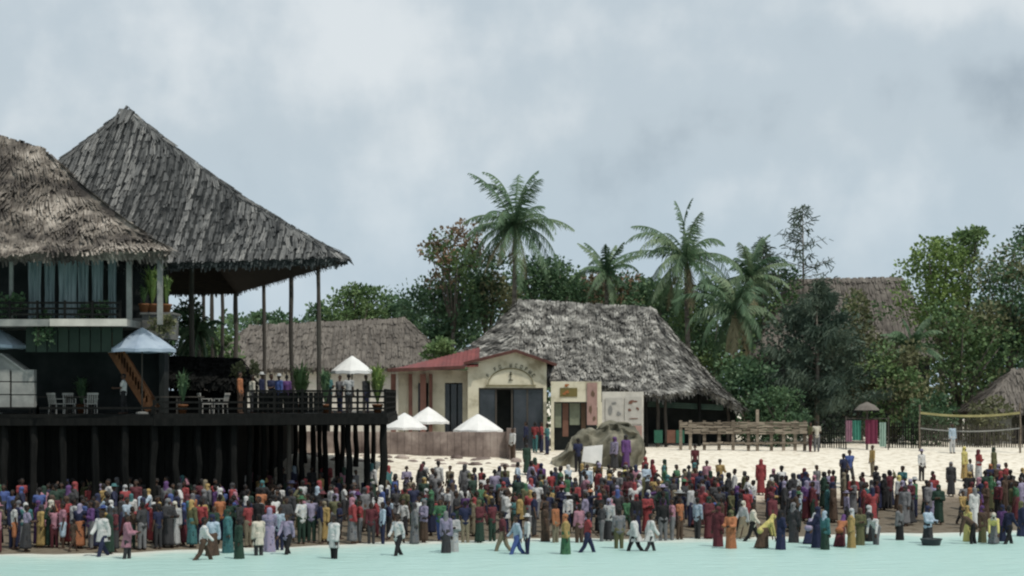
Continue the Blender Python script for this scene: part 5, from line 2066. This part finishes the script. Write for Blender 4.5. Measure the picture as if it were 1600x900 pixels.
def describe(kind, c1, c2, c3):
    """words for the clothes"""
    return {'tee': f'{c1} T-shirt and {c2} trousers', 'long': f'{c1} shirt and {c2} trousers', 'shorts': f'{c1} T-shirt and {c2} shorts',
            'gown': f'{c1} gown and {c3} headscarf', 'wrap': f'{c1} top, {c2} skirt, {c3} headscarf', 'skirt': f'{c1} top and {c2} skirt',
            'kanzu': f'{c1} robe and {c3} cap', 'tunic': f'long {c1} tunic and {c2} trousers', 'hat': f'{c1} shirt, {c2} trousers, {c3} sun hat'}[kind]


POSEWORD = dict(stand='standing', akimbo='hand on hip', walk='walking', folded='arms folded', shade='shading the eyes', carry='hands held forward', bend='bending')


def solve(px, py, off=0.0):
    """distance at which the ground is seen at pixel (px, py)"""
    D = 70.0
    while D < 140:
        x = xz(px, D)
        g = max(ground(x, D), 0.0)
        y = HOR + (EYE - g) * F / D
        if y <= py:
            return D
        D += 0.1
    return D


def person(px, D, kind, pose, c1, c2='charcoal', c3='white', facing=None, height=None, zb=None, row='', grp='crowd on the beach', rng=random, where=None):
    w = where or zone(px)
    lab = None
    for k in range(14):
        lab = f'person in {describe(kind, c1, c2, c3)}, {row} {w}'.replace('  ', ' ').replace(',  ', ', ')
        if pose != 'stand':
            l2 = f'person in {describe(kind, c1, c2, c3)}, {POSEWORD[pose]}, {row} {w}'.replace('  ', ' ').replace(',  ', ', ')
            if len(l2.split()) <= 16:
                lab = l2
        if lab not in used:
            break
        c2 = rng.choice(DARK)
        c3 = rng.choice(MIXED)
        if k > 3:
            c1 = rng.choice(MIXED)
    used.add(lab)
    x = xz(px, D)
    g = ground(x, D) if zb is None else zb
    sc = (height or rng.uniform(1.56, 1.76)) * 1.05 / 1.68
    o = bpy.data.objects.new('person', BODY[pose])
    COL.objects.link(o)
    o.location = (x, D, g + 0.005)
    o.rotation_euler.z = facing if facing is not None else rng.uniform(0, 6.28)
    wd = sc * rng.uniform(0.88, 1.08)
    o.scale = (wd, wd, sc)
    sk = rng.choice(SKINS)
    o.color = (*sk, 1)
    tag(o, lab, 'person', grp)
    g_ = G[pose]
    parts = {'tee': [('shirt', 'tee', c1), ('trousers', 'trousers', c2), ('hair', 'hair', None)],
             'long': [('shirt', 'long', c1), ('trousers', 'trousers', c2), ('hair', 'hair', None)],
             'shorts': [('shirt', 'tee', c1), ('shorts', 'shorts', c2), ('hair', 'hair', None)],
             'gown': [('gown_top', 'gown', c1), ('gown_skirt', 'gownskirt', c1), ('headscarf', 'scarf', c3)],
             'wrap': [('shirt', 'gown' if pose != 'bend' else 'long', c1), ('skirt', 'skirt', c2), ('headscarf', 'scarf', c3)],
             'skirt': [('shirt', 'tee', c1), ('skirt', 'skirt', c2), ('hair', 'hair', None)],
             'kanzu': [('robe_top', 'gown', c1), ('robe_skirt', 'gownskirt', c1), ('cap', 'cap', c3)],
             'tunic': [('tunic_top', 'gown', c1), ('tunic_skirt', 'tunic', c1), ('trousers', 'trousers', c2), ('hair', 'hair', None)],
             'hat': [('shirt', 'long', c1), ('trousers', 'trousers', c2), ('sun_hat', 'hat', c3)]}[kind]
    for nm, key, col in parts:
        c = bpy.data.objects.new(nm, g_[key])
        COL.objects.link(c)
        c.parent = o
        if col:
            v_ = soft(COLS[col])
            j = rng.uniform(0.85, 1.12)
            if nm in ('shirt', 'gown_top', 'gown_skirt', 'headscarf') and rng.random() < 0.35:
                c.material_slots[0].link = 'OBJECT'
                c.material_slots[0].material = M['print']
            c.color = (min(v_[0] * j, .8), min(v_[1] * j, .8), min(v_[2] * j, .8), 1)
    PEOPLE.append((px, D))
    return o


RW = 'front row'
# hand placed figures: pixel x, foot y, kind, pose, colours (top, lower, head), facing
FRONT = [
    (22, 859, 'shorts', 'stand', 'white', 'orange', None), (40, 856, 'wrap', 'folded', 'teal', 'pale-grey', 'white'), (59, 854, 'gown', 'stand', 'purple', None, 'purple'),
    (79, 856, 'gown', 'folded', 'dark-green', None, 'cream'), (98, 858, 'shorts', 'stand', 'pink', 'pale-blue', None), (115, 854, 'long', 'stand', 'pale-grey', 'navy', None),
    (125, 858, 'wrap', 'carry', 'navy', 'orange', 'lilac'), (146, 858, 'gown', 'stand', 'navy', None, 'black'), (160, 869, 'tunic', 'walk', 'white', 'navy', None), (171, 866, 'gown', 'stand', 'dark-green', None, 'charcoal'),
    (199, 873, 'tunic', 'carry', 'pink', 'charcoal', None), (222, 860, 'long', 'akimbo', 'charcoal', 'grey', None), (247, 858, 'tee', 'stand', 'navy', 'charcoal', None),
    (273, 855, 'gown', 'stand', 'pale-grey', None, 'cream'), (300, 856, 'wrap', 'stand', 'olive', 'teal', 'gold'), (318, 875, 'long', 'walk', 'white', 'brown', None), (332, 868, 'wrap', 'walk', 'pale-blue', 'brown', 'navy'),
    (356, 864, 'gown', 'stand', 'teal', None, 'dark-green'), (373, 873, 'gown', 'stand', 'dark-green', None, 'black'), (388, 855, 'tee', 'folded', 'red', 'khaki', None),
    (404, 868, 'tunic', 'stand', 'cream', 'charcoal', None), (421, 862, 'gown', 'carry', 'lilac', None, 'lilac'), (449, 866, 'long', 'walk', 'lilac', 'black', None), (437, 860, 'long', 'stand', 'pale-blue', 'navy', None),
    (473, 842, 'tee', 'stand', 'pink', 'dark-green', None), (522, 873, 'tunic', 'stand', 'white', 'black', None), (551, 850, 'wrap', 'stand', 'red', 'grey', 'pink'), (562, 848, 'tee', 'folded', 'red', 'grey', None),
    (500, 850, 'long', 'stand', 'navy', 'khaki', None), (580, 850, 'long', 'akimbo', 'maroon', 'charcoal', None), (598, 850, 'long', 'stand', 'pale-blue', 'navy', None), (622, 868, 'long', 'walk', 'white', 'black', None),
    (648, 850, 'gown', 'stand', 'grey', None, 'charcoal'), (662, 848, 'wrap', 'folded', 'lilac', 'brown', 'grey'), (688, 846, 'long', 'carry', 'green', 'blue', None), (697, 864, 'wrap', 'stand', 'lilac', 'charcoal', 'grey'),
    (708, 862, 'gown', 'folded', 'pale-grey', None, 'navy'), (727, 848, 'tee', 'stand', 'navy', 'khaki', None), (749, 848, 'wrap', 'folded', 'maroon', 'dark-green', 'olive'), (769, 846, 'tee', 'stand', 'maroon', 'dark-green', None),
    (786, 861, 'tee', 'walk', 'maroon', 'khaki', None), (808, 866, 'long', 'walk', 'pale-blue', 'blue', None), (824, 866, 'hat', 'stand', 'white', 'navy', 'white'), (852, 846, 'skirt', 'stand', 'brown', 'brown', None),
    (884, 866, 'wrap', 'stand', 'gold', 'green', 'orange'), (868, 848, 'long', 'stand', 'orange', 'khaki', None), (918, 863, 'tee', 'walk', 'red', 'navy', None), (905, 848, 'long', 'stand', 'pink', 'brown', None),
    (940, 846, 'long', 'folded', 'charcoal', 'grey', None), (951, 845, 'wrap', 'stand', 'pale-grey', 'charcoal', 'lilac'), (967, 857, 'long', 'stand', 'grey', 'olive', None), (992, 861, 'tunic', 'walk', 'white', 'black', None),
    (1016, 861, 'tunic', 'walk', 'white', 'charcoal', None), (1036, 845, 'long', 'stand', 'black', 'grey', None), (1062, 843, 'tee', 'stand', 'orange', 'brown', None), (1050, 844, 'tee', 'folded', 'pink', 'grey', None),
    (1090, 842, 'long', 'stand', 'pale-blue', 'charcoal', None), (1108, 842, 'gown', 'folded', 'maroon', None, 'dark-green'), (1122, 854, 'gown', 'stand', 'maroon', None, 'maroon'),
    (1142, 857, 'wrap', 'carry', 'orange', 'orange', 'olive'), (1162, 842, 'wrap', 'walk', 'pale-grey', 'khaki', 'cream'), (1176, 846, 'long', 'walk', 'cream', 'black', None), (1190, 857, 'wrap', 'bend', 'yellow', 'brown', 'yellow'),
    (1207, 838, 'wrap', 'stand', 'maroon', 'brown', 'maroon'), (1220, 859, 'gown', 'folded', 'navy', None, 'black'), (1240, 848, 'gown', 'stand', 'charcoal', None, 'grey'), (1264, 850, 'wrap', 'bend', 'lilac', 'navy', 'pale-grey'),
    (1277, 856, 'gown', 'carry', 'navy', None, 'navy'), (1289, 859, 'wrap', 'stand', 'teal', 'dark-green', 'pale-blue'), (1312, 854, 'wrap', 'bend', 'orange', 'maroon', 'purple'), (1330, 856, 'wrap', 'stand', 'gold', 'gold', 'pale-grey'),
    (1344, 852, 'gown', 'folded', 'olive', None, 'brown'), (1369, 851, 'long', 'bend', 'white', 'grey', None), (1357, 846, 'wrap', 'stand', 'charcoal', 'black', 'white'), (1406, 844, 'wrap', 'stand', 'grey', 'black', 'brown'),
    (1450, 849, 'wrap', 'carry', 'pale-blue', 'charcoal', 'navy'), (1512, 846, 'gown', 'bend' if False else 'stand', 'yellow', None, 'gold'), (1521, 850, 'long', 'bend', 'brown', 'black', None), (1535, 848, 'wrap', 'stand', 'brown', 'olive', 'purple'),
    (1552, 850, 'wrap', 'bend', 'yellow', 'grey', 'cream'), (1576, 850, 'long', 'walk', 'navy', 'black', None), (1566, 846, 'wrap', 'stand', 'purple', 'navy', 'navy'), (1596, 838, 'gown', 'stand', 'navy', None, 'olive'),
]
r1_ = random.Random(77)
for (px, py, kind, pose, c1, c2, c3) in FRONT:
    D = solve(px, py)
    x = xz(px, D)
    g = max(ground(x, D), -0.24)
    if kind == 'gown' and pose == 'bend':
        kind = 'wrap'
    person(px, D, kind, pose, c1, c2 or 'charcoal', c3 or 'white', height=r1_.uniform(1.60, 1.76), zb=g,
           row='wading' if g < -0.02 else RW, rng=r1_)

BACK = [  # figures one can single out at the rear and on the dry sand (foot y)
    (846, 782, 'wrap', 'stand', 'purple', 'charcoal', 'navy'), (861, 792, 'tee', 'stand', 'red', 'teal', None), (886, 800, 'wrap', 'stand', 'green', 'green', 'dark-green'), (934, 776, 'tee', 'stand', 'gold', 'black', None),
    (949, 800, 'gown', 'stand', 'pale-blue', None, 'white'), (976, 790, 'wrap', 'folded', 'olive', 'khaki', 'yellow'), (1008, 770, 'gown', 'stand', 'red', None, 'red'), (1020, 772, 'gown', 'folded', 'red', None, 'maroon'),
    (1038, 770, 'gown', 'stand', 'olive', None, 'dark-green'), (1044, 800, 'wrap', 'stand', 'dark-green', 'grey', 'teal'), (1110, 792, 'gown', 'stand', 'maroon', None, 'dark-green'), (1086, 790, 'tee', 'stand', 'maroon', 'grey', None),
    (1069, 786, 'tee', 'stand', 'pale-grey', 'charcoal', None), (1138, 800, 'gown', 'folded', 'charcoal', None, 'black'), (1163, 792, 'gown', 'stand', 'olive', None, 'charcoal'), (1189, 774, 'gown', 'stand', 'red', None, 'red'),
    (1209, 790, 'gown', 'stand', 'black', None, 'pink'), (1203, 812, 'wrap', 'stand', 'maroon', 'brown', 'brown'), (1239, 800, 'wrap', 'folded', 'charcoal', 'grey', 'charcoal'), (1257, 785, 'gown', 'stand', 'maroon', None, 'maroon'),
    (1260, 815, 'wrap', 'stand', 'purple', 'maroon', 'lilac'), (1272, 800, 'wrap', 'stand', 'lilac', 'maroon', 'pink'), (1287, 795, 'gown', 'stand', 'dark-green', None, 'black'), (1293, 815, 'gown', 'folded', 'teal', None, 'dark-green'),
    (1373, 798, 'gown', 'stand', 'navy', None, 'charcoal'), (1362, 806, 'wrap', 'folded', 'grey', 'navy', 'charcoal'), (1381, 798, 'gown', 'folded', 'black', None, 'black'), (1404, 800, 'wrap', 'stand', 'pale-grey', 'brown', 'yellow'),
    (1422, 812, 'wrap', 'carry', 'maroon', 'grey', 'lilac'), (1459, 798, 'wrap', 'stand', 'red', 'lilac', 'maroon'), (1454, 815, 'gown', 'stand', 'lilac', None, 'lilac'), (1519, 812, 'wrap', 'stand', 'orange', 'purple', 'maroon'),
    (1527, 822, 'wrap', 'folded', 'purple', 'brown', 'olive'), (1549, 800, 'wrap', 'stand', 'green', 'olive', 'green'), (1570, 800, 'gown', 'stand', 'brown', None, 'brown'), (1596, 806, 'gown', 'stand', 'navy', None, 'grey'),
    (1318, 795, 'wrap', 'stand', 'khaki', 'brown', 'khaki'), (1333, 805, 'gown', 'folded', 'grey', None, 'brown'), (1345, 800, 'tee', 'stand', 'charcoal', 'navy', None), (1226, 815, 'gown', 'stand', 'charcoal', None, 'lilac'),
    (1152, 822, 'gown', 'stand', 'navy', None, 'purple'), (1170, 820, 'wrap', 'folded', 'lilac', 'charcoal', 'white'), (1130, 818, 'tee', 'stand', 'navy', 'maroon', None), (1248, 825, 'tee', 'stand', 'pale-grey', 'dark-green', None),
    (1414, 822, 'gown', 'stand', 'grey', None, 'charcoal'), (1540, 815, 'gown', 'folded', 'brown', None, 'red'), (1582, 815, 'gown', 'stand', 'olive', None, 'charcoal'),
]
for (px, py, kind, pose, c1, c2, c3) in BACK:
    person(px, solve(px, py), kind, pose, c1, c2 or 'charcoal', c3 or 'white', row='back row', rng=r1_)
SAND = [
    (1086, 747, 'shorts', 'walk', 'maroon', 'black', None), (1327, 757, 'tee', 'walk', 'blue', 'charcoal', None), (1363, 745, 'long', 'stand', 'gold', 'khaki', None), (1440, 752, 'hat', 'stand', 'white', 'black', 'lilac'),
    (1486, 776, 'gown', 'stand', 'charcoal', None, 'grey'), (1507, 752, 'wrap', 'stand', 'yellow', 'gold', 'yellow'), (1529, 752, 'wrap', 'folded', 'red', 'pale-grey', 'maroon'), (1553, 748, 'gown', 'stand', 'olive', None, 'dark-green'),
    (1516, 768, 'tee', 'stand', 'pale-grey', 'brown', None), (823, 742, 'gown', 'stand', 'dark-green', None, 'charcoal'), (1318, 762, 'tee', 'akimbo', 'navy', 'black', None),
]
for (px, py, kind, pose, c1, c2, c3) in SAND:
    person(px, solve(px, py), kind, pose, c1, c2 or 'charcoal', c3 or 'white', row='dry sand', rng=r1_)
# people by the buildings and on the deck
for (px, D, zb, kind, pose, c1, c2, c3, wh) in (
        (801, 110.2, None, 'long', 'stand', 'white', 'brown', None, 'at the end of the stone wall'), (836, 114.5, None, 'tee', 'stand', 'red', 'teal', None, 'before the dark doorway'),
        (846, 114.8, None, 'tee', 'akimbo', 'red', 'navy', None, 'right of centre at the doorway'), (822, 114.2, None, 'long', 'stand', 'navy', 'black', None, 'left of centre at the doorway'),
        (855, 113.6, None, 'tee', 'folded', 'teal', 'navy', None, 'at the doorway right jamb'), (1266, 117.2, None, 'tee', 'stand', 'olive', 'maroon', None, 'at the rail fence right end'),
        (1276, 117.3, None, 'tee', 'folded', 'cream', 'grey', None, 'at the rail fence right end'), (1488, 117.6, None, 'long', 'stand', 'pale-blue', 'pale-grey', None, 'under the volleyball net'),
        (960, 108.2 - 2.6, None, 'wrap', 'stand', 'lilac', 'charcoal', 'purple', 'at the rock mound right half'), (978, 108.6 - 2.6, None, 'gown', 'stand', 'purple', None, 'charcoal', 'at the rock mound right end'),
        (903, 105.2, None, 'tee', 'folded', 'navy', 'black', None, 'left of the notice board'),
        (193, 85.2, DECKZ, 'tee', 'carry', 'white', 'black', None, 'on the deck at the stair foot'), (375, 86.9, DECKZ, 'long', 'stand', 'orange', 'brown', None, 'on the deck beside the bar'),
        (394, 88.2, DECKZ, 'long', 'stand', 'cream', 'charcoal', None, 'on the deck behind the railing'), (409, 88.6, DECKZ, 'hat', 'stand', 'navy', 'black', 'white', 'on the deck behind the railing'),
        (424, 89.2, DECKZ, 'tee', 'folded', 'navy', 'black', None, 'on the deck between two poles'), (436, 88.4, DECKZ, 'hat', 'stand', 'blue', 'navy', 'pale-grey', 'on the deck between two poles'),
        (448, 89.0, DECKZ, 'long', 'stand', 'purple', 'black', None, 'on the deck left of the potted plant'), (514, 89.6, DECKZ, 'long', 'folded', 'teal', 'black', None, 'on the deck left of the white parasol'),
        (531, 90.2, DECKZ, 'tee', 'stand', 'grey', 'navy', None, 'on the deck under the small parasol'), (545, 90.0, DECKZ, 'tee', 'akimbo', 'pale-grey', 'charcoal', None, 'on the deck under the small parasol'),
        (572, 91.0, DECKZ, 'long', 'stand', 'charcoal', 'navy', None, 'on the deck right of the parasol pole')):
    person(px, D, kind, pose, c1, c2 or 'charcoal', c3 or 'white', height=r1_.uniform(1.6, 1.75), zb=zb, rng=r1_, where=wh, grp='people on the deck' if zb else 'people by the buildings')

# the rest of the crowd behind the water edge, row by row
r2_ = random.Random(31)
NMAX = 298
ROWS = [(1.3, 'second row'), (3.6, 'third row'), (6.1, 'fourth row'), (8.8, 'fifth row'), (11.6, 'sixth row'), (14.6, 'last row')]
cand = []
for ri, (t, rowname) in enumerate(ROWS):
    px = -4 + r2_.uniform(0, 12)
    while px < 1130:
        cand.append((px, t + r2_.uniform(-0.9, 0.9), ri, rowname))
        px += r2_.uniform(15, 29) * (1.22 if px < 120 else 1.0)
cand.sort(key=lambda c_: c_[1])
need = NMAX - len(PEOPLE)


def pick(ri):
    kind = r2_.choice(['tee', 'tee', 'long', 'long', 'gown', 'gown', 'wrap', 'wrap', 'skirt', 'shorts', 'tunic', 'hat'] if ri < 4 else ['tee', 'long', 'gown', 'tee', 'long', 'wrap'])
    pose = r2_.choice(['stand', 'stand', 'stand', 'folded', 'akimbo', 'shade', 'carry', 'walk'])
    h = r2_.uniform(1.1, 1.5) if kind == 'shorts' else r2_.uniform(1.48, 1.82)
    c1 = r2_.choice(MIXED if ri < 2 else MIXED + DARK)
    return kind, pose, h, c1, r2_.choice(DARK), r2_.choice(MIXED)


def row_place(px, t):
    D0 = 80.0
    for _ in range(6):
        D0 = shore(xz(px, D0)) + t
    if px < 380 and D0 > 86.6:
        D0 = r2_.uniform(84.5, 86.4)
    return D0


knots = []
for cx, nn in ((1150, 4), (1172, 3), (1200, 5), (1228, 5), (1248, 4), (1270, 4), (1292, 4), (1322, 3), (1345, 4), (1368, 4), (1400, 4), (1420, 3), (1456, 4), (1512, 4), (1530, 4), (1552, 4), (1574, 4), (1594, 4)):
    for _ in range(nn):
        t_ = r2_.uniform(1.0, 13.5)
        knots.append((cx + r2_.uniform(-11, 11), t_, 1 if t_ < 4 else 2 if t_ < 9 else 4, 'knot front' if t_ < 4 else 'knot middle' if t_ < 9 else 'knot rear'))
cand = knots + cand
for px, t, ri, rowname in cand[:need]:
    kind, pose, h, c1, c2, c3 = pick(ri)
    person(px, row_place(px, t), kind, pose, c1, c2, c3, height=h, row=rowname, rng=r2_)

# everybody beyond the three hundred nearest: one massed crowd behind them
import numpy as np
LOW = {}


def low(me):
    if me.name not in LOW:
        o = bpy.data.objects.new('low', me)
        COL.objects.link(o)
        md = o.modifiers.new('d', 'DECIMATE')
        md.ratio = min(1.0, 900.0 / max(1, len(me.polygons)))
        dg = bpy.context.evaluated_depsgraph_get()
        dg.update()
        e_ = o.evaluated_get(dg).to_mesh()
        e_.calc_loop_triangles()
        vv = np.empty(len(e_.vertices) * 3, dtype=np.float32)
        e_.vertices.foreach_get('co', vv)
        tt = np.empty(len(e_.loop_triangles) * 3, dtype=np.int32)
        e_.loop_triangles.foreach_get('vertices', tt)
        LOW[me.name] = (vv.reshape(-1, 3), tt.reshape(-1, 3))
        bpy.data.objects.remove(o)
    return LOW[me.name]


PARTS = {'tee': [('tee', 0), ('trousers', 1), ('hair', 3)], 'long': [('long', 0), ('trousers', 1), ('hair', 3)], 'shorts': [('tee', 0), ('shorts', 1), ('hair', 3)],
         'gown': [('gown', 0), ('gownskirt', 0), ('scarf', 2)], 'wrap': [('gown', 0), ('skirt', 1), ('scarf', 2)], 'skirt': [('tee', 0), ('skirt', 1), ('hair', 3)],
         'tunic': [('gown', 0), ('tunic', 0), ('trousers', 1), ('hair', 3)],
         'kanzu': [('gown', 0), ('gownskirt', 0), ('cap', 2)], 'hat': [('long', 0), ('trousers', 1), ('hat', 2)]}
VV, TT, CC, nv = [], [], [], 0
rest_ = cand[need:] + [(r2_.uniform(385, 1130), r2_.uniform(8, 16), 5, '') for _ in range(30)] + [(r2_.uniform(0, 385), r2_.uniform(7, 12), 5, '') for _ in range(15)]
for px, t, ri, rowname in rest_:
    kind, pose, h, c1, c2, c3 = pick(ri)
    D0 = row_place(px, t)
    x = xz(px, D0)
    g = ground(x, D0)
    a = r2_.uniform(0, 6.28)
    sc = h * 1.05 / 1.68
    rotm = np.array([[math.cos(a), -math.sin(a), 0], [math.sin(a), math.cos(a), 0], [0, 0, 1]], dtype=np.float32)
    cols = [soft(COLS[c1]), soft(COLS[c2]), soft(COLS[c3]), (0.012, 0.011, 0.011)]
    for me, col in [(BODY[pose], r2_.choice(SKINS))] + [(G[pose][k_], cols[ci]) for k_, ci in PARTS[kind]]:
        vv, tt = low(me)
        p = (vv * sc) @ rotm.T + np.array([x, D0, g], dtype=np.float32)
        VV.append(p)
        TT.append(tt + nv)
        CC.append(np.tile(np.array([*col, 1], dtype=np.float32), (len(vv), 1)))
        nv += len(vv)
VV, TT, CC = np.concatenate(VV), np.concatenate(TT), np.concatenate(CC)
me = bpy.data.meshes.new('crowd')
me.vertices.add(len(VV))
me.vertices.foreach_set('co', VV.ravel())
me.loops.add(TT.size)
me.loops.foreach_set('vertex_index', TT.ravel().astype(np.int32))
me.polygons.add(len(TT))
me.polygons.foreach_set('loop_start', np.arange(0, TT.size, 3, dtype=np.int32))
me.update(calc_edges=True)
at_ = me.attributes.new('figcol', 'FLOAT_COLOR', 'POINT')
at_.data.foreach_set('color', CC.ravel())
mt = bpy.data.materials.new('crowd_clothes')
mt.use_nodes = True
a_ = nd(mt.node_tree, 'ShaderNodeAttribute', attribute_name='figcol')
mt.node_tree.links.new(a_.outputs['Color'], mt.node_tree.nodes['Principled BSDF'].inputs['Base Color'])
mt.node_tree.nodes['Principled BSDF'].inputs['Roughness'].default_value = 0.85
me.materials.append(mt)
o = bpy.data.objects.new('crowd', me)
COL.objects.link(o)
o['kind'] = 'stuff'
o['label'] = 'rear mass of the dense crowd standing on the beach'
o['category'] = 'crowd'
print('massed', len(rest_), 'verts', nv)

# a dark tub in the shallows
tub = MB()
D = solve(1452, 851)
tub.lathe((xz(1452, D), D - 0.35, -0.12), [(0.26, 0.0), (0.36, 0.14), (0.42, 0.34), (0.45, 0.36), (0.45, 0.39), (0.40, 0.38), (0.34, 0.16), (0.2, 0.08)], 20)
tag(tub.build('wash_tub', material('dark_plastic', [(0.015, 0.022, 0.025), (0.03, 0.04, 0.045)], 0.4, 3), None, True), 'dark round wash tub in the shallows beside a wading person', 'tub')
print('people', len(PEOPLE))
